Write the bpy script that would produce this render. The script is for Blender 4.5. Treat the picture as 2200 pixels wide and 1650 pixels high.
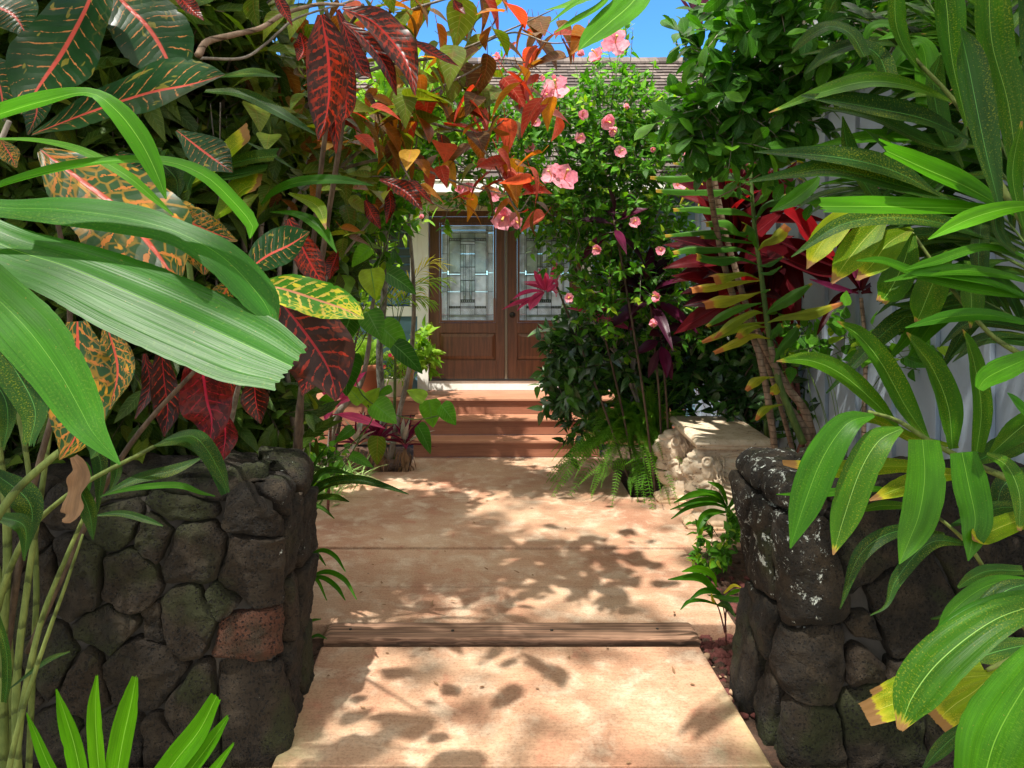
import bpy, bmesh, math, random
import numpy as np
from mathutils import Vector, noise as mn

R = math.radians
for o in list(bpy.data.objects): bpy.data.objects.remove(o)
SC = bpy.context.scene
COL = SC.collection

# ------------------------------------------------------------------ camera, sky, sun, exposure
F = 1540.0; HX = 1020.0; HY = 590.0; CZ = 1.95      # focal in photo pixels, horizon point, eye height
cam_d = bpy.data.cameras.new("camera"); cam = bpy.data.objects.new("camera", cam_d); COL.objects.link(cam)
cam.location = (0, 0, CZ); cam.rotation_euler = (R(90), 0, 0)
cam_d.sensor_width = 36; cam_d.lens = F/2200*36
cam_d.shift_x = (1100-HX)/2200; cam_d.shift_y = -(825-HY)/2200
cam_d.clip_start = 0.05; cam_d.clip_end = 500
SC.camera = cam

SUN_DIR = Vector((-0.22, -0.36, 0.91)).normalized()   # points at the sun
world = bpy.data.worlds.new("World"); SC.world = world; world.use_nodes = True
wn = world.node_tree; wn.nodes.clear()
sky = wn.nodes.new('ShaderNodeTexSky'); sky.sky_type = 'NISHITA'; sky.sun_disc = False
sky.sun_elevation = math.asin(SUN_DIR.z); sky.sun_rotation = math.atan2(SUN_DIR.x, SUN_DIR.y)
sky.air_density = 1.0; sky.dust_density = 0.0; sky.ozone_density = 4.0; sky.altitude = 2600
bg = wn.nodes.new('ShaderNodeBackground'); bg.inputs['Strength'].default_value = 0.15
wo = wn.nodes.new('ShaderNodeOutputWorld')
# broken white cloud, unseen, added overhead and behind for fill light, clear blue low in the north
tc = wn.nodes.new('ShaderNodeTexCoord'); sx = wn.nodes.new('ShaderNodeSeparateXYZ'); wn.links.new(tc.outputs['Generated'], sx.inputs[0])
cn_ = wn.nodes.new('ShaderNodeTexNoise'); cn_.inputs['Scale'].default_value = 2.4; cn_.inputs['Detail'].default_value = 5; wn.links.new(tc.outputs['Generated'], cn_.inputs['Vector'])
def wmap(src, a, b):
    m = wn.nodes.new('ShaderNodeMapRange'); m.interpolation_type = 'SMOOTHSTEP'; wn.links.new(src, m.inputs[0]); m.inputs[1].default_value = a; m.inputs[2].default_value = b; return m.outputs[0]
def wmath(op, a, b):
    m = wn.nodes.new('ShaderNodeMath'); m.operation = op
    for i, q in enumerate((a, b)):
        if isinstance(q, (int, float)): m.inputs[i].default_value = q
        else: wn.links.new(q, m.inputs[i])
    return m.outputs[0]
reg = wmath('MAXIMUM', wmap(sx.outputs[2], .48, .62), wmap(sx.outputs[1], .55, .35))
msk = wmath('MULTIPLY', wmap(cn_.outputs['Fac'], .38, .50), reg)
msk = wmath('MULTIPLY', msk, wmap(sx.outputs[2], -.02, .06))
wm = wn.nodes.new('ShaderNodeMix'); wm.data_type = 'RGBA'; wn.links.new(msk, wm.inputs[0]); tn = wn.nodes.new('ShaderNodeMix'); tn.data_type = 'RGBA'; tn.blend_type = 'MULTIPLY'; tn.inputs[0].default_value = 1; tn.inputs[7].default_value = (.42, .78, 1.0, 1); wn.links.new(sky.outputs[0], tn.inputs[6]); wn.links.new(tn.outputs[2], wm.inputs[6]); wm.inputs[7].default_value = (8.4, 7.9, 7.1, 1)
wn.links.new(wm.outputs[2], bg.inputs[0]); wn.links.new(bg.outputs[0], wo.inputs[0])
sl = bpy.data.lights.new("sun", 'SUN'); sl.energy = 3.9; sl.angle = R(0.9); sl.color = (1.0, 0.95, 0.86)
so = bpy.data.objects.new("sun", sl); COL.objects.link(so)
so.rotation_euler = (-SUN_DIR).to_track_quat('-Z', 'Y').to_euler(); so.location = (0, 0, 12)
SC.view_settings.view_transform = 'Standard'; SC.view_settings.look = 'None'
SC.view_settings.gamma = 1; SC.view_settings.exposure = 1.28
SC.render.engine = 'CYCLES'
SC.cycles.max_bounces = 8; SC.cycles.diffuse_bounces = 4; SC.cycles.transmission_bounces = 6
SC.cycles.transparent_max_bounces = 6

# ------------------------------------------------------------------ helpers
def P(x, y, d):
    """photo pixel at distance d -> world"""
    return np.array([(x-HX)/F*d, d, CZ-(y-HY)/F*d])
def PV(x, y, d): return Vector(P(x, y, d))
def unit(v):
    v = np.asarray(v, float); return v/(np.linalg.norm(v, axis=-1, keepdims=True)+1e-9)

class MB:
    def __init__(s): s.v = []; s.f = []; s.uv = []; s.rd = []; s.mi = []; s.n = 0
    def add(s, v, f, uv=None, rnd=None, mi=0):
        v = np.asarray(v, float).reshape(-1, 3); f = np.asarray(f, int).reshape(-1, 4)
        if uv is None: uv = np.zeros((len(v), 2))
        if rnd is None: rnd = np.full((len(v), 2), .5)
        rnd = np.asarray(rnd, float)
        if rnd.ndim == 1: rnd = np.tile(rnd, (len(v), 1))
        s.v.append(v); s.f.append(f+s.n); s.uv.append(uv); s.rd.append(rnd)
        s.mi.append(np.full(len(f), mi, int)); s.n += len(v)
    def build(s, name, mats, parent=None, org=(0, 0, 0), smooth=True, bevel=0):
        org = np.array(org, float)
        me = bpy.data.meshes.new(name)
        v = np.concatenate(s.v)-org; f = np.concatenate(s.f); uv = np.concatenate(s.uv); rd = np.concatenate(s.rd)
        tri = f[:, 2] == f[:, 3]
        cnt = np.where(tri, 3, 4); st = np.concatenate([[0], np.cumsum(cnt)[:-1]])
        mask = np.ones(f.shape, bool); mask[tri, 3] = False
        li = f[mask]
        me.vertices.add(len(v)); me.vertices.foreach_set('co', v.ravel())
        me.loops.add(len(li)); me.loops.foreach_set('vertex_index', li.astype(np.int32))
        me.polygons.add(len(f)); me.polygons.foreach_set('loop_start', st.astype(np.int32))
        me.polygons.foreach_set('material_index', np.concatenate(s.mi).astype(np.int32))
        u1 = me.uv_layers.new(name='UVMap'); u1.data.foreach_set('uv', uv[li].ravel())
        u2 = me.uv_layers.new(name='rnd'); u2.data.foreach_set('uv', rd[li].ravel())
        me.update(calc_edges=True); me.validate()
        me.polygons.foreach_set('use_smooth', [smooth]*len(me.polygons))
        for m in (mats if isinstance(mats, (list, tuple)) else [mats]): me.materials.append(m)
        o = bpy.data.objects.new(name, me); COL.objects.link(o)
        if parent is not None:
            o.parent = parent
            o.location = Vector(org)-world_loc(parent)
        else: o.location = org
        if bevel:
            b = o.modifiers.new('bevel', 'BEVEL'); b.width = bevel; b.segments = 2; b.limit_method = 'ANGLE'; b.angle_limit = R(40)
        return o
def world_loc(o):
    l = Vector((0, 0, 0))
    while o is not None: l = l+o.location; o = o.parent
    return l
def tag(o, label, cat, group=None):
    o['label'] = label; o['category'] = cat
    if group: o['group'] = group
    return o
def thing(name, label, cat, loc, group=None):
    o = bpy.data.objects.new(name, None); COL.objects.link(o); o.location = loc; o.empty_display_size = .1
    return tag(o, label, cat, group)
def struct(o): o['kind'] = 'structure'; return o
def stuff(o, label, cat): o['kind'] = 'stuff'; o['label'] = label; o['category'] = cat; return o

def box(mb, x0, x1, y0, y1, z0, z1, mi=0, rnd=None):
    v = [(x0,y0,z0),(x1,y0,z0),(x1,y1,z0),(x0,y1,z0),(x0,y0,z1),(x1,y0,z1),(x1,y1,z1),(x0,y1,z1)]
    f = [(0,3,2,1),(4,5,6,7),(0,1,5,4),(1,2,6,5),(2,3,7,6),(3,0,4,7)]
    mb.add(v, f, mi=mi, rnd=rnd)
def hexa(mb, bot, top, mi=0, rnd=None):
    v = list(bot)+list(top)
    f = [(0,3,2,1),(4,5,6,7),(0,1,5,4),(1,2,6,5),(2,3,7,6),(3,0,4,7)]
    mb.add(v, f, mi=mi, rnd=rnd)
def spline(pts, n):
    """catmull-rom through pts (k,d) -> (n,d)"""
    p = np.asarray(pts, float); k = len(p)
    if k == 2: t = np.linspace(0, 1, n)[:, None]; return p[0]*(1-t)+p[1]*t
    q = np.vstack([2*p[0]-p[1], p, 2*p[-1]-p[-2]])
    seg = np.linalg.norm(np.diff(p[:, :3], axis=0), axis=1)+1e-6
    cs = np.concatenate([[0], np.cumsum(seg)]); tt = np.linspace(0, cs[-1], n)
    out = []
    for t in tt:
        i = min(np.searchsorted(cs, t, side='right')-1, k-2); u = (t-cs[i])/seg[i]
        a, b, c, d = q[i], q[i+1], q[i+2], q[i+3]
        out.append(.5*((2*b)+(-a+c)*u+(2*a-5*b+4*c-d)*u*u+(-a+3*b-3*c+d)*u**3))
    return np.array(out)
def tube(mb, pts, rad, n=8, segs=None, mi=0, rnd=None, wob=0):
    """pts (k,3), rad list"""
    p = np.asarray(pts, float)
    if np.isscalar(rad): rad = [rad]*len(p)
    a = np.hstack([p, np.array(rad, float)[:, None]])
    s = spline(a, segs or max(2, 4*(len(p)-1)+1)); c = s[:, :3]; r = np.abs(s[:, 3])
    t = unit(np.gradient(c, axis=0))
    ref = np.array([0, 0, 1.0]) if abs(t[len(t)//2][2]) < .9 else np.array([0, 1.0, 0])
    s1 = unit(np.cross(t, ref)); s2 = np.cross(t, s1)
    an = np.linspace(0, 2*math.pi, n, endpoint=False)
    ring = s1[:, None]*np.cos(an)[None, :, None]+s2[:, None]*np.sin(an)[None, :, None]
    rr = r[:, None, None]*(1+wob*np.random.randn(len(c), n, 1)) if wob else r[:, None, None]
    v = c[:, None]+ring*rr
    m = len(c); f = []
    for i in range(m-1):
        for j in range(n):
            f.append((i*n+j, i*n+(j+1) % n, (i+1)*n+(j+1) % n, (i+1)*n+j))
    vv = v.reshape(-1, 3)
    uv = np.stack([np.tile(np.arange(n)/n, m), np.repeat(np.linspace(0, 1, m), n)], 1)
    b = len(vv); vv = np.vstack([vv, c[0], c[-1]]); uv = np.vstack([uv, [0, 0], [0, 1]])
    for j in range(n):
        f.append((b, (j+1) % n, j, j)); f.append((b+1, (m-1)*n+j, (m-1)*n+(j+1) % n, (m-1)*n+(j+1) % n))
    mb.add(vv, f, uv, rnd, mi)
def lathe(mb, prof, c, n=28, mi=0):
    prof = np.asarray(prof, float); an = np.linspace(0, 2*math.pi, n, endpoint=False)
    v = np.stack([prof[:, 0][:, None]*np.cos(an), prof[:, 0][:, None]*np.sin(an), np.repeat(prof[:, 1][:, None], n, 1)], 2)+np.array(c)
    m = len(prof)
    f = [(i*n+j, i*n+(j+1) % n, (i+1)*n+(j+1) % n, (i+1)*n+j) for i in range(m-1) for j in range(n)]
    mb.add(v.reshape(-1, 3), f, mi=mi)
def ell(mb, c, r, rot=None, n=24, m=14, mi=0):
    th = np.linspace(0, math.pi, m+1); ph = np.linspace(0, 2*math.pi, n, endpoint=False)
    v = np.stack([np.sin(th)[:, None]*np.cos(ph), np.sin(th)[:, None]*np.sin(ph), np.repeat(np.cos(th)[:, None], n, 1)], 2).reshape(-1, 3)
    v = v*np.array(r)
    if rot is not None: v = v@np.array(rot).T
    f = [(i*n+j, i*n+(j+1) % n, (i+1)*n+(j+1) % n, (i+1)*n+j) for i in range(m) for j in range(n)]
    mb.add(v+np.array(c), f, mi=mi)

def ribbon(mb, pts, wid, nrm=(0, -.7, .7), n=18, m=6, fold=.12, pleat=0., jag=0., arch=0., wave=0., rnd=None, seed=0, mi=0):
    """leaf blade along a spine. pts (k,3) metres, wid metres per point, nrm facing direction"""
    rs = np.random.RandomState(seed+7)
    p = np.asarray(pts, float); a = np.hstack([p, np.asarray(wid, float)[:, None]])
    s = spline(a, n+1); c = s[:, :3]; w = np.clip(s[:, 3], .0006, None)
    t = unit(np.gradient(c, axis=0))
    nr = np.asarray(nrm, float)
    if nr.ndim == 1: nr = np.tile(nr, (n+1, 1))
    side = unit(np.cross(t, nr)); up = np.cross(side, t)
    j = np.linspace(-1, 1, m+1)
    ph = rs.rand()*6.28
    tt = np.linspace(0, 1, n+1)
    h = fold*(1-np.abs(j))[None, :]*w[:, None]*-1+arch*(1-j**2)[None, :]*w[:, None]
    h = h+pleat*np.cos(j*math.pi*3.5)[None, :]*w[:, None]
    h = h+wave*w[:, None]*np.sin(tt[:, None]*15+ph+np.sign(j)[None, :]*1.3)*(np.abs(j)**2)[None, :]
    v = c[:, None]+side[:, None]*(j[None, :]*w[:, None]/2)[..., None]+up[:, None]*h[..., None]
    if m >= 8:      # nicks and slight unevenness along both margins
        for e_, i_ in ((0, 1), (m, m-1)):
            q = np.clip(.004*rs.randn(n+1), -.01, .01); q[[0, -1]] = 0
            for k_ in rs.randint(3, n-2, 1): q[k_] -= .05*rs.rand()
            v[:, e_] += (v[:, e_]-v[:, m//2])*q[:, None]*2
    if jag:
        v[-1] += t[-1]*(rs.rand(m+1)*jag)[:, None]
        v[-2] += t[-2]*(rs.rand(m+1)*jag*.2)[:, None]
    f = [(i*(m+1)+q, i*(m+1)+q+1, (i+1)*(m+1)+q+1, (i+1)*(m+1)+q) for i in range(n) for q in range(m)]
    uv = np.stack([np.tile((j+1)/2, n+1), np.repeat(tt, m+1)], 1)
    mb.add(v.reshape(-1, 3), f, uv, rnd if rnd is not None else rs.rand(2), mi)

PROF = {'oval': lambda t: np.sin(math.pi*np.clip(t, .0, 1)**.85)**.8,
        'egg': lambda t: np.clip(np.sin(math.pi*t**.62), 0, 1)**.9*(1-.25*t),
        'heart': lambda t: np.clip(np.sin(math.pi*np.clip(t*.93+.07, 0, 1)**.58), 0, 1)**.8,
        'lance': lambda t: np.clip(np.sin(math.pi*t**.8), 0, 1)**1.0,
        'obov': lambda t: np.clip(np.sin(math.pi*t**1.4), 0, 1)**.75,
        'strap': lambda t: np.clip(t*7+.25, 0, 1)*np.clip((1-t)*3.2, 0, 1)**.7}
def leaves(mb, base, d, nrm, L, W, shape='oval', curl=.15, fold=.12, K=5, rnd=None, mi=0, petiole=.0, across=2):
    """N leaves at once. base,d,nrm (N,3); L,W (N)"""
    N = len(base); base = np.asarray(base, float); d = unit(d); nrm = np.asarray(nrm, float)
    side = unit(np.cross(d, nrm)); up = unit(np.cross(side, d))
    L = np.broadcast_to(np.asarray(L, float), (N,)); W = np.broadcast_to(np.asarray(W, float), (N,))
    curl = np.broadcast_to(np.asarray(curl, float), (N,))
    t = np.linspace(0, 1, K+1); t = .45*t+.55*(1-np.cos(math.pi*t))/2; pr = np.clip(PROF[shape](t), .02, 1)
    s = np.linspace(-1, 1, across+1)
    T = np.repeat(t, across+1); S = np.tile(s, K+1); PRF = np.repeat(pr, across+1)
    ax = L[:, None]*(T[None]+petiole)
    v = base[:, None]+d[:, None]*ax[..., None]+side[:, None]*(W[:, None]*.5*PRF*S)[..., None]
    v = v+up[:, None]*(-(curl*L)[:, None]*(T**2)[None]+fold*W[:, None]*np.abs(PRF*S)[None])[..., None]
    a1 = across+1
    f0 = np.array([(i*a1+q, i*a1+q+1, (i+1)*a1+q+1, (i+1)*a1+q) for i in range(K) for q in range(across)])
    nv = len(T); f = (f0[None]+(np.arange(N)*nv)[:, None, None]).reshape(-1, 4)
    uv = np.tile(np.stack([(S+1)/2, T], 1), (N, 1))
    if rnd is None: rnd = np.random.rand(N, 2)
    mb.add(v.reshape(-1, 3), f, uv, np.repeat(rnd, nv, 0), mi)

# ------------------------------------------------------------------ materials
class NT:
    def __init__(s, name):
        s.m = bpy.data.materials.new(name); s.m.use_nodes = True; s.t = s.m.node_tree; s.t.nodes.clear()
        s.out = s.n('ShaderNodeOutputMaterial')
    def n(s, typ, **kw):
        x = s.t.nodes.new(typ)
        for k, v in kw.items(): setattr(x, k, v)
        return x
    def l(s, a, b): s.t.links.new(a, b)
    def val(s, x, sock):
        if isinstance(x, (int, float)): sock.default_value = x
        elif isinstance(x, (tuple, list)): sock.default_value = (*x, 1) if len(x) == 3 and len(sock.default_value) == 4 else x
        else: s.l(x, sock)
    def math(s, op, a, b=0, c=None):
        x = s.n('ShaderNodeMath', operation=op); s.val(a, x.inputs[0]); s.val(b, x.inputs[1])
        if c is not None: s.val(c, x.inputs[2])
        return x.outputs[0]
    def mix(s, fac, a, b, mode='MIX'):
        x = s.n('ShaderNodeMix', data_type='RGBA', blend_type=mode)
        s.val(fac, x.inputs[0]); s.val(a, x.inputs[6]); s.val(b, x.inputs[7]); return x.outputs[2]
    def noise(s, vec, scale, detail=3, rough=.55, dist=0):
        x = s.n('ShaderNodeTexNoise'); s.l(vec, x.inputs['Vector'])
        x.inputs['Scale'].default_value = scale; x.inputs['Detail'].default_value = detail
        x.inputs['Roughness'].default_value = rough; x.inputs['Distortion'].default_value = dist
        return x.outputs['Fac']
    def vor(s, vec, scale, feature='F1'):
        x = s.n('ShaderNodeTexVoronoi', feature=feature); s.l(vec, x.inputs['Vector']); x.inputs['Scale'].default_value = scale
        return x
    def ramp(s, fac, stops, interp='LINEAR'):
        x = s.n('ShaderNodeValToRGB'); s.l(fac, x.inputs[0]); cr = x.color_ramp; cr.interpolation = interp
        while len(cr.elements) < len(stops): cr.elements.new(.5)
        for e, (p, c) in zip(cr.elements, stops):
            e.position = p; e.color = (*c, 1) if len(c) == 3 else c
        return x.outputs[0]
    def step(s, x, a, b):
        m = s.n('ShaderNodeMapRange', interpolation_type='SMOOTHSTEP'); s.l(x, m.inputs[0])
        m.inputs[1].default_value = a; m.inputs[2].default_value = b; return m.outputs[0]
    def scale(s, vec, v):
        m = s.n('ShaderNodeMapping'); s.l(vec, m.inputs[0]); m.inputs['Scale'].default_value = v; return m.outputs[0]
    def coord(s, k='Object'): return s.n('ShaderNodeTexCoord').outputs[k]
    def bsdf(s, col, rough=.6, bump=None, bs=.3, bd=.01, spec=.5, **kw):
        b = s.n('ShaderNodeBsdfPrincipled'); s.val(col, b.inputs['Base Color']); s.val(rough, b.inputs['Roughness'])
        b.inputs['Specular IOR Level'].default_value = spec
        for k, v in kw.items(): s.val(v, b.inputs[k.replace('_', ' ')])
        if bump is not None:
            bp = s.n('ShaderNodeBump'); s.l(bump, bp.inputs['Height']); bp.inputs['Strength'].default_value = bs
            bp.inputs['Distance'].default_value = bd; s.l(bp.outputs[0], b.inputs['Normal']); s.bump = bp.outputs[0]
        return b
    def done(s, sh): s.l(sh.outputs[0] if hasattr(sh, 'outputs') else sh, s.out.inputs[0]); return s.m
    def uv(s):
        a = s.n('ShaderNodeUVMap', uv_map='UVMap').outputs[0]; b = s.n('ShaderNodeUVMap', uv_map='rnd').outputs[0]
        sa = s.n('ShaderNodeSeparateXYZ'); s.l(a, sa.inputs[0]); sb = s.n('ShaderNodeSeparateXYZ'); s.l(b, sb.inputs[0])
        s.uvv, s.rnv = a, b
        # decorrelated vector: uv + rnd*37
        sc = s.n('ShaderNodeVectorMath', operation='MULTIPLY_ADD'); s.l(b, sc.inputs[0]); sc.inputs[1].default_value = (37, 53, 0); s.l(a, sc.inputs[2])
        s.dv = sc.outputs[0]
        return sa.outputs[0], sa.outputs[1], sb.outputs[0], sb.outputs[1]

def leafmat(name, stops, trans=.35, tcol=None, rough=.42, streak=0., rib=(.0, (1, 1, 1)), lat=0., speck=0., speckcol=(.45, .42, .03),
            tip=0., tipcol=(.22, .12, .05), patch=0., spec=.13, N=9, interp='LINEAR', sat=1.0, aspect=6.):
    s = NT(name); u, v, r1, r2 = s.uv()
    col = s.ramp(r1, stops, interp)
    nz = s.noise(s.dv, 2.5, 2)
    col = s.mix(.55, col, s.mix(s.step(nz, .25, .8), tuple(c*.55 for c in (1, 1, 1)), (1.35, 1.35, 1.2)), 'MULTIPLY')
    a = s.math('ABSOLUTE', s.math('SUBTRACT', u, .5)); a = s.math('MULTIPLY', a, 2)
    sv = s.scale(s.dv, (26, .9, 1)); st = s.noise(sv, 1.0, 3, .7)
    st2 = s.noise(s.scale(s.dv, (95, 1.6, 1)), 1.0, 2, .6)
    col = s.mix(.45 if streak else 0., col, s.ramp(st2, [(.35, (.62, .66, .6)), (.6, (1.12, 1.1, 1.05))]), 'MULTIPLY')
    bl_ = s.step(s.noise(s.scale(s.dv, (9, 30, 1)), 2.0, 2, .5), .70, .74)
    if streak: col = s.mix(s.math('MULTIPLY', bl_, .6), col, (.16, .13, .03)); col = s.mix(streak, col, s.ramp(st, [(.3, (.6, .65, .6)), (.5, (1, 1, 1)), (.72, (1.5, 1.35, 1.2))]), 'MULTIPLY')
    h = st
    if lat:
        w = s.math('ADD', s.math('MULTIPLY', v, N), s.math('MULTIPLY', a, -1.6))
        w = s.math('ABSOLUTE', s.math('SUBTRACT', s.math('FRACT', w), .5))
        ln = s.step(w, .5-.06, .5)
        col = s.mix(s.math('MULTIPLY', ln, lat), col, (.45, .5, .25)); h = s.math('SUBTRACT', h, s.math('MULTIPLY', ln, .5))
    if speck:
        n2 = s.noise(s.scale(s.dv, (5, 5*aspect, 1)), 3.5, 3, .75)
        n3 = s.noise(s.dv, 1.5, 2)
        sp = s.step(s.math('ADD', n2, s.math('MULTIPLY', n3, .35)), .70, .90)
        col = s.mix(s.math('MULTIPLY', sp, speck), col, speckcol)
    if patch:
        n4 = s.step(s.noise(s.dv, 3.2, 3, .6), .56, .66)
        col = s.mix(s.math('MULTIPLY', n4, patch), col, speckcol)
    if rib[0]: col = s.mix(s.step(a, rib[0], rib[0]*.3), col, rib[1])
    if tip:
        tn = s.math('ADD', v, s.math('MULTIPLY', s.math('SUBTRACT', s.noise(s.dv, 9, 2), .5), .12))
        e = s.step(tn, 1-tip-.02, 1-tip+.01)
        e2 = s.step(tn, 1-tip*2.2, 1-tip)
        col = s.mix(s.math('MULTIPLY', e2, .6), col, (.5, .42, .03)); col = s.mix(e, col, tipcol)
    b = s.bsdf(col, rough, bump=h, bs=.25, bd=.004, spec=spec)
    tr = s.n('ShaderNodeBsdfTranslucent')
    tc = s.mix(1.0, col, tcol or (1.9, 2.1, .55), 'MULTIPLY'); s.l(tc, tr.inputs[0]); s.l(s.bump, tr.inputs[1])
    mx = s.n('ShaderNodeMixShader'); mx.inputs[0].default_value = trans; s.l(b.outputs[0], mx.inputs[1]); s.l(tr.outputs[0], mx.inputs[2])
    return s.done(mx.outputs[0])

def crotonmat(name, base, vein, patchc, veinw=.1, patch=.3, rib=.05, N=11, ribc=None, trans=.28, tcol=(1.8, 1.4, .6), rough=.3, edge=0.):
    s = NT(name); u, v, r1, r2 = s.uv()
    a = s.math('MULTIPLY', s.math('ABSOLUTE', s.math('SUBTRACT', u, .5)), 2)
    nd = s.noise(s.dv, 5, 3, .6); nb = s.noise(s.dv, 2.2, 2)
    col = s.mix(s.step(nb, .3, .75), base, tuple(c*1.5+.003 for c in base))
    sg = s.math('SIGN', s.math('SUBTRACT', u, .5))
    w = s.math('ADD', s.math('MULTIPLY', v, N), s.math('MULTIPLY', a, -1.5)); w = s.math('ADD', w, s.math('MULTIPLY', sg, .23))
    w = s.math('ADD', w, s.math('MULTIPLY', s.math('SUBTRACT', nd, .5), .55))
    w = s.math('ABSOLUTE', s.math('SUBTRACT', s.math('FRACT', w), .5))
    tn = s.noise(s.dv, 8, 3, .7)
    th = s.math('MULTIPLY', s.step(tn, .35, .62), veinw*2.2)
    lat = s.step(s.math('ADD', w, th), .5, .53)
    fade = s.step(a, 1.02, .6)
    lat = s.math('MULTIPLY', lat, fade)
    # blotches in the areas between veins
    vz = s.vor(s.scale(s.dv, (7, 14, 1)), 1.0, 'DISTANCE_TO_EDGE').outputs['Distance']
    net = s.math('MULTIPLY', s.step(vz, .12, .03), s.step(s.math('ADD', nb, s.math('MULTIPLY', a, edge)), .62-patch*.4, .72-patch*.3))
    blot = s.step(s.noise(s.dv, 6.5, 2, .6), .66-patch*.22, .70-patch*.22)
    pc = s.mix(nd, patchc, tuple(min(1, c*1.5) for c in patchc))
    col = s.mix(s.math('MULTIPLY', s.math('MAXIMUM', blot, s.math('MULTIPLY', net, min(1, patch*2.2))), min(1, patch*3.2)), col, pc)
    col = s.mix(lat, col, vein)
    col = s.mix(.5, col, s.ramp(s.noise(s.dv, 3, 4, .7), [(.25, (.55, .55, .55)), (.7, (1.25, 1.2, 1.1))]), 'MULTIPLY')
    ribv = s.step(s.math('ADD', a, s.math('MULTIPLY', v, rib*.8)), rib*1.9, rib*1.2)
    col = s.mix(ribv, col, ribc or vein)
    hh = s.math('SUBTRACT', s.math('MULTIPLY', s.math('SINE', s.math('MULTIPLY', w, 3.14)), 1.2), s.math('MULTIPLY', ribv, .8))
    b = s.bsdf(col, rough, bump=hh, bs=.25, bd=.002, spec=.2)
    tr = s.n('ShaderNodeBsdfTranslucent'); s.l(s.mix(1.0, col, tcol, 'MULTIPLY'), tr.inputs[0])
    mx = s.n('ShaderNodeMixShader'); mx.inputs[0].default_value = trans; s.l(b.outputs[0], mx.inputs[1]); s.l(tr.outputs[0], mx.inputs[2])
    return s.done(mx.outputs[0])
# ------------------------------------------------------------------ hard materials
def m_concrete():
    s = NT('tinted concrete'); c = s.coord()
    n1 = s.noise(c, 1.3, 4, .6); n2 = s.noise(c, 5, 5, .65, .3); n3 = s.noise(c, 90, 3, .7); n4 = s.noise(s.scale(c, (2.2, 26, 1)), 3, 4, .6)
    col = s.ramp(n1, [(.3, (.30, .15, .092)), (.5, (.39, .235, .148)), (.7, (.45, .31, .205))])
    col = s.mix(s.step(n2, .45, .7), col, (.50, .38, .275))
    col = s.mix(s.math('MULTIPLY', s.step(n2, .42, .30), .65), col, (.36, .16, .10))
    col = s.mix(.5, col, s.ramp(n3, [(.3, (.38, .33, .28)), (.5, (1, 1, 1)), (.75, (1.4, 1.35, 1.3))]), 'MULTIPLY')
    col = s.mix(.35, col, s.ramp(n4, [(.35, (.72, .66, .6)), (.6, (1.08, 1.06, 1.04))]), 'MULTIPLY')
    v = s.vor(c, 4.2); sp = s.step(s.math('ADD', v.outputs['Distance'], s.math('MULTIPLY', n3, .1)), .095, .055)
    col = s.mix(s.math('MULTIPLY', sp, .75), col, (.08, .06, .045))
    # mossy green toward x edges of the low slab
    sx = s.n('ShaderNodeSeparateXYZ'); s.l(c, sx.inputs[0])
    ed = s.math('ABSOLUTE', s.math('SUBTRACT', sx.outputs[0], .19))
    ed = s.math('ADD', ed, s.math('MULTIPLY', s.math('SUBTRACT', n2, .5), .7))
    yl = s.step(sx.outputs[1], 3.7, 2.9)
    col = s.mix(s.math('MULTIPLY', s.math('MULTIPLY', s.step(ed, .8, 1.12), yl), .6), col, (.28, .27, .10))
    h = s.math('ADD', n3, s.math('MULTIPLY', n4, .6))
    return s.done(s.bsdf(col, .85, bump=h, bs=.55, bd=.006, spec=.3))
def m_wood(name, c1, c2, sc=(1.2, 30, 30), rough=.6, wear=0, wc=(.5, .4, .3), bs=.3, spec=.35, co='Object'):
    s = NT(name); c = s.coord(co); cs = s.scale(c, sc)
    n = s.noise(cs, 1.6, 5, .6, .4); n2 = s.noise(c, 3, 3)
    col = s.mix(s.step(n, .3, .7), c1, c2)
    col = s.mix(s.math('MULTIPLY', s.step(n2, .45, .75), .35), col, tuple(x*.6 for x in c1))
    if wear: col = s.mix(s.math('MULTIPLY', s.step(s.noise(cs, .9, 4, .7), .5, .62), wear), col, wc)
    return s.done(s.bsdf(col, rough, bump=n, bs=bs, bd=.004, spec=spec))
def m_paint(name, c, dirt=.25, rough=.5, sc=4, dc=None, bs=.1):
    s = NT(name); o = s.coord(); n = s.noise(o, sc, 5, .65); n2 = s.noise(s.scale(o, (9, 9, 1.2)), 3, 3)
    col = s.mix(s.math('MULTIPLY', s.step(n, .45, .72), dirt), c, dc or tuple(x*.55 for x in c))
    col = s.mix(s.math('MULTIPLY', s.step(n2, .5, .75), dirt*.7), col, dc or tuple(x*.6 for x in c))
    return s.done(s.bsdf(col, rough, bump=s.noise(o, 40, 3), bs=bs, bd=.003))
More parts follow.
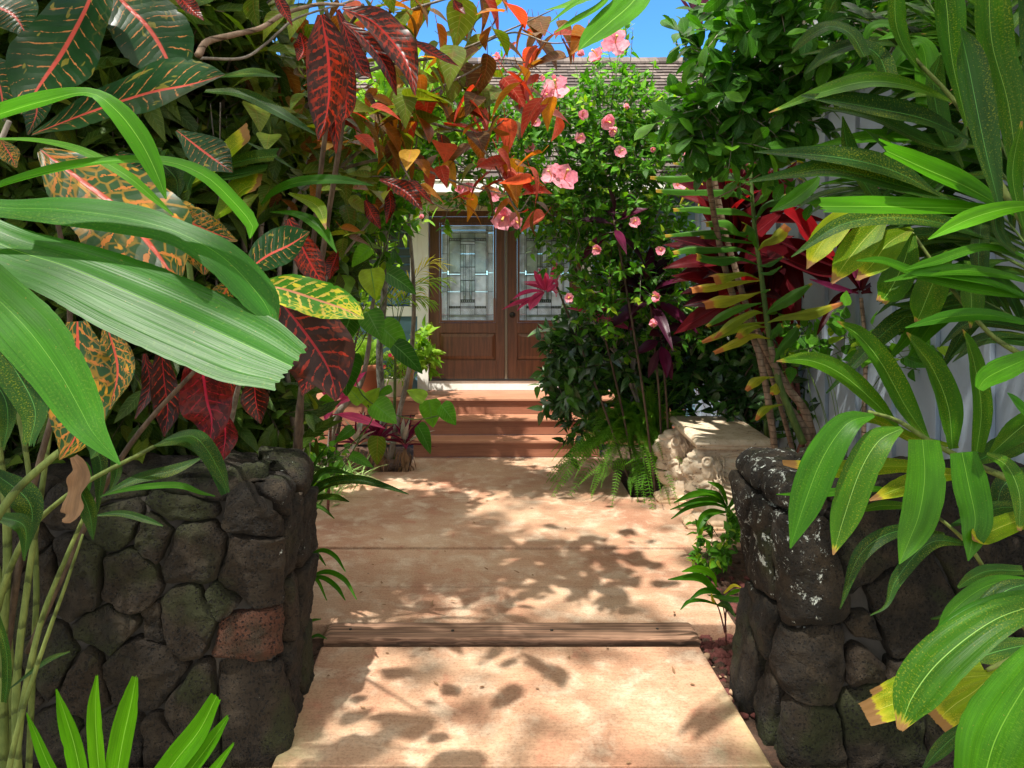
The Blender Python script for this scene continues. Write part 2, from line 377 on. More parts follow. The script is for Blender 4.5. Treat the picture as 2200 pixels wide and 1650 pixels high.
def m_lava():
    s = NT('lava rock'); u, v, r1, r2 = s.uv(); c = s.coord()
    base = s.ramp(r1, [(0, (.005, .004, .0028)), (.45, (.013, .0092, .0056)), (.8, (.024, .0145, .0076)), (.9, (.028, .015, .008)), (.93, (.058, .022, .011)), (1, (.068, .024, .012))])
    n = s.noise(c, 9, 4, .6); n2 = s.noise(c, 3.0, 3); nf = s.noise(c, 70, 3, .7)
    col = s.mix(s.step(n, .42, .7), base, tuple((.030, .021, .012)))
    col = s.mix(s.math('MULTIPLY', s.step(s.math('ADD', n2, s.math('MULTIPLY', r2, .14)), .56, .70), .75), col, (.016, .021, .004))
    pit = s.vor(c, 62); pd = pit.outputs['Distance']
    pit2 = s.vor(c, 120).outputs['Distance']
    pk = s.step(s.math('ADD', pd, s.math('MULTIPLY', s.math('SUBTRACT', n, .5), .7)), .33, .17)
    pk2 = s.step(pit2, .30, .16)
    pits = s.math('MAXIMUM', pk, s.math('MULTIPLY', pk2, .7))
    col = s.mix(s.math('MULTIPLY', pits, .85), col, (.006, .005, .004))
    col = s.mix(s.math('MULTIPLY', s.step(nf, .6, .78), .3), col, (.10, .088, .07))
    # lichen on the edges facing the path
    lx = s.math('MULTIPLY', s.math('SUBTRACT', v, .0), 1.0)
    lic = s.step(s.math('ADD', s.noise(c, 17, 6, .85, .4), s.math('MULTIPLY', lx, .15)), .725, .76)
    col = s.mix(s.math('MULTIPLY', lic, .9), col, (.46, .50, .46))
    h = s.math('SUBTRACT', s.math('MULTIPLY', s.noise(c, 24, 5, .75), 1.2), s.math('MULTIPLY', pits, 1.6))
    return s.done(s.bsdf(col, .88, bump=h, bs=1.0, bd=.012, spec=.35))
def m_bench():
    s = NT('aged cast stone'); c = s.coord()
    n = s.noise(c, 9, 5, .6); n2 = s.noise(c, 38, 4, .75); n3 = s.noise(s.scale(c, (3, 3, 14)), 3, 3)
    sx = s.n('ShaderNodeSeparateXYZ'); s.l(c, sx.inputs[0])
    col = s.mix(s.step(n, .35, .7), (.60, .51, .38), (.44, .34, .23))
    col = s.mix(s.math('MULTIPLY', s.step(n3, .5, .7), .4), col, (.46, .30, .17))
    low = s.step(s.math('ADD', sx.outputs[2], s.math('MULTIPLY', n, .2)), .28, .02)
    col = s.mix(s.math('MULTIPLY', low, .75), col, (.55, .32, .15))
    blk = s.step(s.math('ADD', n2, s.math('MULTIPLY', n, .3)), .74, .84)
    col = s.mix(s.math('MULTIPLY', blk, .9), col, (.05, .04, .03))
    return s.done(s.bsdf(col, .75, bump=s.math('ADD', n2, n), bs=.4, bd=.006, spec=.3))
def m_soil(name='mulch soil', c1=(.05, .026, .015), c2=(.14, .07, .04)):
    s = NT(name); c = s.coord(); n = s.noise(c, 14, 6, .75); n2 = s.noise(c, 60, 4, .8)
    col = s.mix(s.step(n, .35, .7), c1, c2); col = s.mix(s.math('MULTIPLY', s.step(n2, .55, .7), .5), col, (.20, .12, .08))
    return s.done(s.bsdf(col, .95, bump=s.math('ADD', n, n2), bs=1, bd=.03))
def m_shake():
    s = NT('weathered shakes'); u, v, r1, r2 = s.uv(); c = s.coord()
    col = s.ramp(r1, [(0, (.045, .032, .028)), (.5, (.085, .064, .056)), (1, (.14, .11, .097))])
    n = s.noise(s.scale(c, (30, 1.5, 1.5)), 1.5, 4, .7); col = s.mix(.6, col, s.ramp(n, [(.3, (.5, .5, .5)), (.7, (1.2, 1.2, 1.2))]), 'MULTIPLY')
    return s.done(s.bsdf(col, .85, bump=n, bs=.6, bd=.01))
def m_bark(name, c1, c2, ring=0, sc=18):
    s = NT(name); u, v, r1, r2 = s.uv(); c = s.coord(); n = s.noise(s.scale(c, (1, 1, .35)), sc, 5, .7)
    col = s.mix(s.step(n, .35, .68), c1, c2); h = n
    if ring:
        z = s.n('ShaderNodeSeparateXYZ'); s.l(c, z.inputs[0])
        w = s.math('FRACT', s.math('ADD', s.math('MULTIPLY', z.outputs[2], ring), s.math('MULTIPLY', n, .5)))
        e = s.step(w, .2, .03); col = s.mix(s.math('MULTIPLY', e, .7), col, tuple(x*.35 for x in c1)); h = s.math('SUBTRACT', n, e)
    return s.done(s.bsdf(col, .8, bump=h, bs=.7, bd=.006, spec=.3))
def m_plain(name, c, rough=.5, metal=0, spec=.5):
    s = NT(name); o = s.coord(); n = s.noise(o, 20, 3)
    col = s.mix(s.math('MULTIPLY', n, .35), c, tuple(x*.6 for x in c))
    return s.done(s.bsdf(col, rough, spec=spec, Metallic=metal))
def m_glass(name, c, rough, bsn, sc):
    s = NT(name); o = s.coord(); n = s.noise(o, sc, 3, .6); n2 = s.noise(o, 5, 2)
    col = s.mix(s.step(n2, .35, .7), c, tuple(x*.45 for x in c))
    col = s.mix(s.math('MULTIPLY', s.step(n, .55, .75), .5), col, tuple(min(1, x*1.5) for x in c))
    return s.done(s.bsdf(col, rough, bump=n, bs=bsn, bd=.01, spec=.9, Coat_Weight=.6, Coat_Roughness=.05))

CONC = m_concrete(); LAVA = m_lava(); SOIL = m_soil(); CAST = m_bench(); SHAKE = m_shake()
DECK = m_wood('redwood composite', (.32, .14, .08), (.42, .205, .12), (1.5, 40, 40), .5, spec=.4)
DECKR = m_wood('redwood riser', (.22, .085, .048), (.29, .12, .068), (1.5, 40, 40), .55)
LOG = m_wood('weathered timber', (.10, .050, .030), (.40, .235, .15), (1.1, 60, 20), .85, .75, (.07, .045, .03), 1.0)
DOORW = m_wood('stained door wood', (.095, .036, .016), (.17, .064, .028), (22, 22, 1.6), .38, spec=.5)
WHITE = m_paint('white trim paint', (.78, .76, .70), .25, .45, 3, (.45, .38, .28))
CREAM = m_paint('cream trim paint', (.66, .60, .40), .15, .5)
BLUEW = m_paint('teal siding', (.085, .17, .22), .2, .6)
GREYW = m_paint('grey blue siding', (.26, .31, .37), .25, .6, 2.5, (.22, .28, .33), .5)
MORT = m_paint('mortar', (.055, .048, .040), .6, .95, 12, None, .8)
DARKM = m_plain('dark bronze', (.03, .025, .02), .4, .6)
CAME = m_plain('lead came', (.03, .035, .04), .4, .3)
ASTR = m_plain('astragal', (.20, .16, .11), .35, .2)
GLS_T = m_glass('textured glass', (.62, .76, .92), .25, .9, 90)
GLS_C = m_glass('clear leaded glass', (.36, .46, .42), .12, .25, 18)
GLS_W = m_glass('pale bevelled glass', (.70, .80, .92), .2, .3, 12)
GLS_B = m_glass('window glass', (.12, .22, .45), .15, .05, 3)
LOUV = m_plain('dark louver', (.04, .055, .06), .4)
TERRA = m_paint('terracotta', (.36, .12, .06), .3, .8, 6, (.20, .08, .05))
TAN = m_paint('tan pot glaze', (.42, .24, .10), .3, .6, 6)
PALEP = m_paint('pale pot', (.60, .54, .42), .3, .6, 6)
CINDER = m_plain('red cinder', (.10, .025, .02), .9)
NUT = m_plain('nut shell', (.42, .27, .16), .6)
BARKG = m_bark('grey bark', (.10, .085, .065), (.26, .23, .19))
BARKL = m_bark('lichen bark', (.07, .065, .05), (.30, .31, .27), sc=30)
BARKR = m_bark('ringed bark', (.13, .085, .055), (.27, .19, .13), ring=24)
BARKD = m_bark('dark twig', (.045, .03, .02), (.12, .085, .055))
CANE = m_bark('green cane', (.07, .10, .02), (.16, .20, .05), ring=7)
GSTEM = m_bark('green stem', (.05, .09, .02), (.11, .17, .04))
RSTEM = m_bark('red stem', (.12, .04, .03), (.22, .09, .06), ring=20)

# ------------------------------------------------------------------ ground and paving
mb = MB(); n = 90
xs = np.concatenate([[-60, -25, -12], np.linspace(-6, 6, n), [12, 25, 60]]); ys = np.concatenate([[-60, -20, -6], np.linspace(0, 10, n), [14, 25, 60]])
X, Y = np.meshgrid(xs, ys); Z = -.10+0*X
for i in range(X.shape[0]):
    for j in range(X.shape[1]):
        if abs(X[i, j]) < 7 and -1 < Y[i, j] < 11: Z[i, j] += .02*mn.noise(Vector((X[i, j]*3, Y[i, j]*3, 0)))
# garden beds stand nearly level with the paving
bed = (((X < -1.3) & (Y < 5.1)) | (X < -1.75) | (X > 1.5) | ((X < -.72) & (Y > 7.15)) | ((X > 1.42) & (Y > 6.35))) & (Y > 3.55)
Z = np.where(bed, Z+.07, Z)
nx = X.shape[1]
f = [(i*nx+j, i*nx+j+1, (i+1)*nx+j+1, (i+1)*nx+j) for i in range(X.shape[0]-1) for j in range(nx-1)]
mb.add(np.stack([X, Y, Z], 2).reshape(-1, 3), f); struct(mb.build('ground', SOIL))

def slab(mb, poly, z0, z1, edge=.012):
    """prism with rounded-over top edge from convex polygon"""
    p = np.array(poly, float); c = p.mean(0); k = len(p)
    L = []
    for (ins, z) in ((0, z0), (0, z1-edge), (edge*.4, z1-edge*.25), (edge, z1)):
        q = p+unit(c-p)*ins*1.4; L.append(np.hstack([q, np.full((k, 1), z)]))
    v = np.vstack(L); f = [(i*k+j, i*k+(j+1) % k, (i+1)*k+(j+1) % k, (i+1)*k+j) for i in range(3) for j in range(k)]
    f.append(tuple(3*k+np.arange(4)))
    mb.add(v, f)
mb = MB(); slab(mb, [(-.82, 2.885), (1.2, 2.885), (1.2, 3.815), (-.82, 3.815)], -.13, -.028)
slab(mb, [(-4, -1.5), (4.2, -1.5), (4.2, 2.88), (-4, 2.88)], -.13, -.028)
slab(mb, [(-1.25, 4.02), (1.465, 4.02), (1.49, 4.50), (-1.25, 4.50)], -.13, -.012, .01)
slab(mb, [(-1.25, 4.508), (1.49, 4.508), (1.5, 5.12), (-1.25, 5.12)], -.13, -.012, .008)
struct(mb.build('path', CONC, smooth=False))
mb = MB(); slab(mb, [(-1.7, 5.135), (2.46, 5.135), (2.46, 6.28), (-1.7, 6.28)], -.13, 0, .018)
slab(mb, [(-1.7, 6.281), (1.37, 6.281), (1.39, 7.09), (-1.7, 7.09)], -.13, -.0005, .002)
slab(mb, [(-.66, 7.10), (1.39, 7.10), (1.39, 7.72), (-.66, 7.72)], -.13, -.004, .008)
struct(mb.build('patio', CONC, smooth=False))

# timber step between the two paths
mb = MB(); rs = np.random.RandomState(3); NX = 90; prof = []
for i in range(NX+1):
    x = -.81+2.02*i/NX; e = .004*mn.noise(Vector((x*14, 0, 0)))+.006*mn.noise(Vector((x*5, 3, 0)))
    fr = 3.835+e+(.012*max(0, mn.noise(Vector((x*9, 9, 2))))); zt = .008+.003*mn.noise(Vector((x*4, 5, 0)))
    if i in (0, NX): zt -= .012
    for (y, z) in ((4.01, -.12), (4.012, zt-.008), (4.0, zt), (3.93, zt+.002), (3.86, zt-.001), (fr+.005, zt-.006), (fr, zt-.014), (fr+.012, zt-.03), (fr+.03, -.12)): prof.append((x, y, z))
k = 9; f = [(i*k+j, (i+1)*k+j, (i+1)*k+j+1, i*k+j+1) for i in range(NX) for j in range(k-1)]
mb.add(prof, f); b0 = (NX)*k
for a in (0, b0):
    for j in range(1, k-2, 1): mb.add([prof[a], prof[a+j], prof[a+j+1]], [(0, 1, 2, 2)])
t = mb.build('timber_step', LOG); tag(t, 'weathered brown timber set across the path as a low step', 'timber')
for x in (-.68, -.12, .42, 1.0):
    mb = MB(); c_ = (x, 3.92+.015*math.sin(x*9), .008); lathe(mb, [(0, .006), (.007, .0055), (.009, .003), (.009, -.004)], c_, 12); mb.build('bolt', DARKM, t, c_)

# ------------------------------------------------------------------ lava stone walls
def clip_poly(poly, n, c):
    out = []
    for i in range(len(poly)):
        a, b = poly[i], poly[(i+1) % len(poly)]; da, db = np.dot(a, n)-c, np.dot(b, n)-c
        if da <= 0: out.append(a)
        if da*db < 0: out.append(a+(b-a)*da/(da-db))
    return out
def stone_cells(seeds, S, T):
    """seeds (s,t,w,h,tone) -> power-ish cells, relaxed by size"""
    cells = []
    for i, a in enumerate(seeds):
        poly = [np.array(q, float) for q in ((S[0], T[0]), (S[1], T[0]), (S[1], T[1]), (S[0], T[1]))]
        pa = np.array(a[:2])
        for j, b in enumerate(seeds):
            if i == j: continue
            pb = np.array(b[:2]); d = pb-pa; L = np.linalg.norm(d)
            if L > 1.2: continue
            u = d/L; ra = 1/math.hypot(u[0]/a[2], u[1]/a[3]); rb = 1/math.hypot(u[0]/b[2], u[1]/b[3])
            m = L*ra/(ra+rb); poly = clip_poly(poly, u, np.dot(pa, u)+m)
            if len(poly) < 3: break
        if len(poly) >= 3: cells.append((np.array(poly), a))
    return cells
def stone_mesh(mb, cell, mp, seed, gap=.006, bulge=.034, lich=0):
    poly, a = cell; k = len(poly); tone = a[4]
    per = np.vstack([poly, poly[:1]]); sl_ = np.linalg.norm(np.diff(per, axis=0), axis=1)
    if sl_.sum() < .12: return
    cs = np.concatenate([[0], np.cumsum(sl_)]); N = 56; M = 16
    def samp(q): 
        q = q % cs[-1]; i = min(np.searchsorted(cs, q, side='right')-1, k-1); u = (q-cs[i])/max(sl_[i], 1e-6); return per[i]*(1-u)+per[i+1]*u
    b = np.array([samp(q) for q in np.linspace(0, cs[-1], N, endpoint=False)])
    for _ in range(1): b = .25*np.roll(b, 1, 0)+.5*b+.25*np.roll(b, -1, 0)
    c = b.mean(0); rad = np.linalg.norm(b-c, axis=1); mr = rad.mean()
    b = c+(b-c)*(1-gap/rad)[:, None]
    rings = []; uvs = []; r9 = np.random.RandomState(seed+900); tl = (r9.randn()*.08, r9.randn()*.08, r9.randn()*.010)
    for q in range(M+1):
        g = q/M                     # 0 = back edge, 1 = centre
        if q == 0: sc, h = .97, -.09
        elif q == 1: sc, h = 1.0, -.045
        else:
            e = (q-1)/(M-1); sc = math.cos(e*math.pi/2)**.75 if e < 1 else .0; h = bulge*(math.sin(e*math.pi/2)**.42)-.012
        for jx in range(N):
            st = c+(b[jx]-c)*max(sc, .002)
            p3 = Vector((st[0]*1.0+seed*7.3, st[1], h*2))
            dn = 0
            if q > 0:
                h_t = (st[0]-c[0])*tl[0]+(st[1]-c[1])*tl[1]+tl[2]
                dn = h_t+.022*abs(mn.noise(p3*4.5))+.016*mn.noise(p3*6)+.013*mn.noise(p3*15)+.008*mn.noise(p3*36)+.004*mn.noise(p3*80)
                wob = .02*mn.noise(Vector((st[0]*9, st[1]*9, seed)))+.008*mn.noise(Vector((st[0]*27, st[1]*27, seed)))
                st = st+unit(b[jx]-c)*wob*sc
            P3, Nn, w = mp(st[0], st[1])
            rings.append(P3+Nn*(h*min(1, mr/.1)+dn)); uvs.append((0, lich*w))
    f = [(q*N+j, q*N+(j+1) % N, (q+1)*N+(j+1) % N, (q+1)*N+j) for q in range(M) for j in range(N)]
    rs = np.random.RandomState(seed)
    mb.add(rings, f, np.array(uvs), (tone, rs.rand()))
def wall_map(xc, y0, zt, sgn, thick=.5, r=.07, rt=.06):
    """unrolled s: <0 on the front running away from the path, >0 on the face beside the path; t height"""
    q = r*math.pi/2; qt = rt*math.pi/2
    def mp(s, t):
        if s < 0: p = np.array([xc-sgn*(-s)-sgn*r, y0]); n = np.array([0, -1.])
        elif s < q:
            a = s/r; p = np.array([xc-sgn*r+sgn*r*math.sin(a), y0+r-r*math.cos(a)]); n = np.array([sgn*math.sin(a), -math.cos(a)])
        else: p = np.array([xc, y0+r+s-q]); n = np.array([sgn, 0.])
        w = min(1, max(0, (s+.16)/.14))*(.35+.65*max(0, min(1, (t-.35)/.3)))
        if t < zt-rt: return np.array([p[0], p[1], t]), np.array([n[0], n[1], 0]), w
        b = t-(zt-rt)
        if b < qt: a = b/rt; o = rt-rt*math.cos(a); z = zt-rt+rt*math.sin(a); nn = np.array([n[0]*math.cos(a), n[1]*math.cos(a), math.sin(a)])
        else: o = rt+b-qt; z = zt; nn = np.array([0, 0, 1.])
        return np.array([p[0]-n[0]*o, p[1]-n[1]*o, z]), nn, w
    return mp
def px_seed(x, y, w, h, tone, xc, sgn, d=2.95, z0=-.03, r=.07):
    X = (x-HX)/F*d; Z = CZ-(y-HY)/F*d; s = -(xc-sgn*r-X)*sgn
    return (s, Z, w*d/F, h*d/F, tone)
LEFT = [(545, 1110, 120, 85, .3), (525, 1232, 100, 160, .6), (408, 1200, 130, 130, .5), (405, 1330, 110, 150, .62), (272, 1245, 125, 105, .55), (165, 1240, 110, 170, .3), (535, 1370, 140, 105, 1.0),
        (225, 1355, 170, 80, .25), (325, 1345, 50, 62, .45), (470, 1290, 48, 110, .45), (300, 1445, 165, 120, .5), (180, 1470, 90, 150, .7), (420, 1540, 110, 200, .55), (530, 1530, 150, 220, .6), (95, 1420, 110, 160, .25),
        (325, 1165, 80, 70, .5), (235, 1130, 120, 90, .4), (90, 1240, 60, 190, .4), (30, 1180, 100, 120, .4), (20, 1330, 100, 130, .5), (0, 1500, 140, 140, .4), (250, 1600, 150, 100, .5), (340, 1600, 90, 90, .6), (100, 1590, 130, 100, .4),
        (390, 1085, 150, 70, .3), (130, 1100, 90, 80, .3), (-120, 1200, 180, 160, .4), (-140, 1400, 180, 180, .5), (-120, 1600, 180, 150, .4), (0, 1070, 130, 90, .4)]
mpL = wall_map(-.815, 2.96, 1.06, 1); seeds = [px_seed(*q, -.815, 1) for q in LEFT]
# side face (depth metres, height, w, h, tone)
seeds += [(.27, .78, .16, .30, .35), (.28, .50, .17, .25, .8), (.25, .22, .14, .24, .3), (.28, -.02, .2, .22, .35), (.48, .70, .2, .2, .4), (.50, .42, .2, .26, .5), (.49, .12, .2, .28, .3),
          (.10, 1.08, .36, .17, .15), (.42, 1.07, .28, .18, .3), (-.30, 1.09, .34, .18, .2), (-.68, 1.08, .36, .17, .3), (-1.05, 1.07, .34, .2, .3), (-1.5, 1.08, .5, .2, .3), (-2.0, 1.08, .5, .2, .3), (-.1, 1.36, .3, .26, .25), (-.5, 1.36, .4, .26, .3), (-.95, 1.36, .4, .26, .2), (-1.5, 1.36, .5, .26, .3), (.3, 1.36, .3, .26, .3), (-2, 1.36, .5, .3, .3), (-2, .8, .4, .4, .4), (-2, .3, .4, .4, .4)]
wl = thing('stone_wall', 'dark lava rock wall left of the path with one reddish stone near its corner', 'stone wall', (-.85, 3.2, 0), 'lava rock walls flanking the path')
mb = MB()
for i, cl in enumerate(stone_cells(seeds, (-2.4, .62), (-.16, 1.5))): stone_mesh(mb, cl, mpL, i+1, lich=.55)
mb.build('stonework', LAVA, wl, (-.85, 3.2, 0))
mb = MB(); box(mb, -3.3, -.85, 3.0, 3.42, -.2, 1.02); mb.build('mortar', MORT, wl, (-.85, 3.2, 0))
RIGHT = [(1700, 1230, 210, 300, .2), (1870, 1180, 150, 230, .1), (1730, 1430, 175, 175, .35), (1950, 1300, 200, 260, .3), (1855, 1335, 70, 40, .1), (1860, 1435, 75, 60, .65), (1720, 1575, 300, 130, .5), (1880, 1560, 230, 140, .45), (1960, 1440, 90, 70, .4),
         (2060, 1560, 140, 160, .55), (2110, 1400, 130, 160, .4), (2120, 1220, 150, 200, .3), (2250, 1300, 170, 200, .3), (2230, 1520, 170, 200, .4), (1690, 1060, 150, 90, .15), (1850, 1050, 150, 80, .3), (2020, 1090, 150, 120, .3), (2200, 1080, 150, 120, .4)]
mpR = wall_map(1.31, 2.96, 1.06, -1); seeds = [px_seed(*q, 1.31, -1) for q in RIGHT]
seeds += [(.30, .72, .26, .40, .15), (.28, .38, .2, .24, .05), (.22, .10, .2, .3, .4), (.47, .16, .2, .3, .3), (.5, .8, .2, .4, .2), (.12, 1.05, .38, .22, .12), (.45, 1.07, .26, .2, .2), (-.35, 1.1, .36, .18, .2), (-.75, 1.1, .4, .18, .3), (-1.2, 1.1, .4, .18, .2), (-.1, 1.36, .34, .26, .2), (-.5, 1.36, .4, .26, .3), (-1, 1.36, .5, .26, .3), (.3, 1.36, .3, .26, .2)]
wr = thing('stone_wall', 'dark lava rock wall right of the path streaked with pale lichen', 'stone wall', (1.35, 3.2, 0), 'lava rock walls flanking the path')
mb = MB()
for i, cl in enumerate(stone_cells(seeds, (-1.7, .62), (-.16, 1.5))): stone_mesh(mb, cl, mpR, i+81, lich=1.0, bulge=.042)
mb.build('stonework', LAVA, wr, (1.35, 3.2, 0))
mb = MB(); box(mb, 1.35, 3.0, 3.0, 3.42, -.2, 1.02); mb.build('mortar', MORT, wr, (1.35, 3.2, 0))

# cinders, soil crumbs and shells beside the path
def pebbles(name, spots, n, r, mat, lab, cat, seed):
    rs = np.random.RandomState(seed); mb = MB()
    for i in range(n):
        x0, x1, y0, y1, z = spots[rs.randint(len(spots))]; rr = r*(.5+rs.rand()**2*1.3)
        a = rs.rand()*3.14; ca, sa = math.cos(a), math.sin(a)
        m = MB(); ell(m, (0, 0, 0), (rr, rr*(.6+.3*rs.rand()), rr*.6), [[ca, -sa, 0], [sa, ca, 0], [0, 0, 1]], 9, 6)
        v = m.v[0]+.22*rr*np.array([mn.noise_vector(Vector(q)/rr*1.3+Vector((i, 0, 0))) for q in m.v[0]])
        mb.add(v+np.array([x0+rs.rand()*(x1-x0), y0+rs.rand()*(y1-y0), z+rr*.3]), m.f[0])
    return stuff(mb.build(name, mat), lab, cat)
pebbles('cinder_gravel', [(1.22, 1.36, 3.3, 4.0, -.095), (1.5, 1.8, 4.0, 5.0, -.035), (1.22, 1.5, 3.8, 4.02, -.09)], 420, .017, CINDER, 'red cinder gravel beside the right wall', 'gravel', 5)
pebbles('bark_mulch', [(-2.4, -.7, 7.15, 7.9, -.03), (1.42, 2.3, 6.35, 7.6, -.03), (-.84, -.82, 3.3, 3.9, -.09), (1.22, 1.5, 3.4, 4.0, -.095), (1.5, 2.4, 4., 5.1, -.035)], 900, .016, SOIL, 'brown mulch crumbs on the planting beds', 'mulch', 6)
pebbles('nut_shells', [(1.22, 1.34, 3.4, 3.8, -.08), (-.86, -.825, 3.4, 3.75, -.08)], 22, .016, NUT, 'pale round nut shells dropped in the gaps by the path', 'nut shells', 8)

# ------------------------------------------------------------------ wooden steps and deck
st = thing('wooden_steps', 'reddish brown wooden steps of two treads below the deck edge', 'steps', (.34, 7.8, 0))
RZ = .178
for k in range(2):
    y = 7.66+.27*k
    mb = MB(); box(mb, -.655, 1.335, y, y+.02, RZ*k+.002, RZ*(k+1)-.028); mb.build('riser', DECKR, st, (.34, y, 0), False, .002)
    mb = MB()
    for q in range(2): box(mb, -.675, 1.355, y-.028+q*.148, y-.028+.143+q*.148, RZ*(k+1)-.026, RZ*(k+1)); 
    mb.build('tread', DECK, st, (.34, y, 0), False, .004)
mb = MB()
for x in (-.655, 1.31): box(mb, x, x+.024, 7.682, 8.19, 0, RZ-.03); box(mb, x, x+.024, 7.952, 8.19, RZ+.002, RZ*2-.03)
mb.build('side_panel', DECKR, st, (.34, 7.8, 0), False)
dk = thing('wooden_deck', 'reddish brown raised wooden deck running along the front of the house', 'deck', (0, 8.2, 0))
mb = MB()
for q in range(5): box(mb, -3.6, 2.4, 8.17+q*.139, 8.17+q*.139+.134, .508, .534)
mb.build('deck_boards', DECK, dk, (0, 8.2, 0), False, .004)
mb = MB(); box(mb, -3.6, 2.4, 8.20, 8.225, .34, .504); mb.build('fascia', DECKR, dk, (0, 8.2, 0), False, .002)
for a_ in ((-3.6, -.66), (1.36, 2.4)):
    mb = MB()
    for (z0, z1) in ((.225, .325), (.115, .213), (.005, .10)): box(mb, a_[0], a_[1], 8.205, 8.225, z0, z1)
    mb.build('skirting', DECKR, dk, (a_[0], 8.2, 0), False, .002)

# ------------------------------------------------------------------ main house
hs = thing('house', 'house front with teal siding, white trim and brown shake roof', 'house', (0, 8.8, 0)); H0 = (0, 8.8, 0)
mb = MB()
for (x0, x1, z0, z1) in ((-6, -.70, -.1, 1.44), (-6, -1.52, 1.44, 2.70), (-6, 4.2, 2.86, 3.4), (-6, -.7, 2.7, 2.86), (1.43, 4.2, -.1, 2.86)):
    z = z0
    while z < z1:
        t_ = min(z+.15, z1); hexa(mb, [(x0, 8.79, z), (x1, 8.79, z), (x1, 8.9, z), (x0, 8.9, z)], [(x0, 8.805, t_), (x1, 8.805, t_), (x1, 8.9, t_), (x0, 8.9, t_)]); z += .15
mb.build('wall', BLUEW, hs, H0, False)
for a_ in ((-.70, -.565), (1.31, 1.43)): mb = MB(); box(mb, a_[0], a_[1], 8.74, 8.85, .534, 2.73); mb.build('door_casing', WHITE, hs, (a_[0], 8.8, .5), False, .004)
mb = MB(); box(mb, -.70, 1.43, 8.735, 8.86, 2.732, 2.88); box(mb, -.74, 1.47, 8.70, 8.86, 2.882, 2.93); mb.build('door_header', CREAM, hs, H0, False, .004)
mb = MB(); box(mb, -.563, 1.308, 8.76, 8.86, .536, .652); mb.build('threshold_board', WHITE, hs, H0, False, .003)
mb = MB(); box(mb, -.563, 1.308, 8.745, 8.86, .654, .668); mb.build('sill', DARKM, hs, H0, False, .002)
mb = MB(); box(mb, -.562, 1.307, 8.79, 8.86, 2.665, 2.73); box(mb, -.562, -.555, 8.79, 8.86, .67, 2.664); box(mb, 1.30, 1.307, 8.79, 8.86, .67, 2.664); mb.build('door_frame', DOORW, hs, H0, False)
DY = 8.80
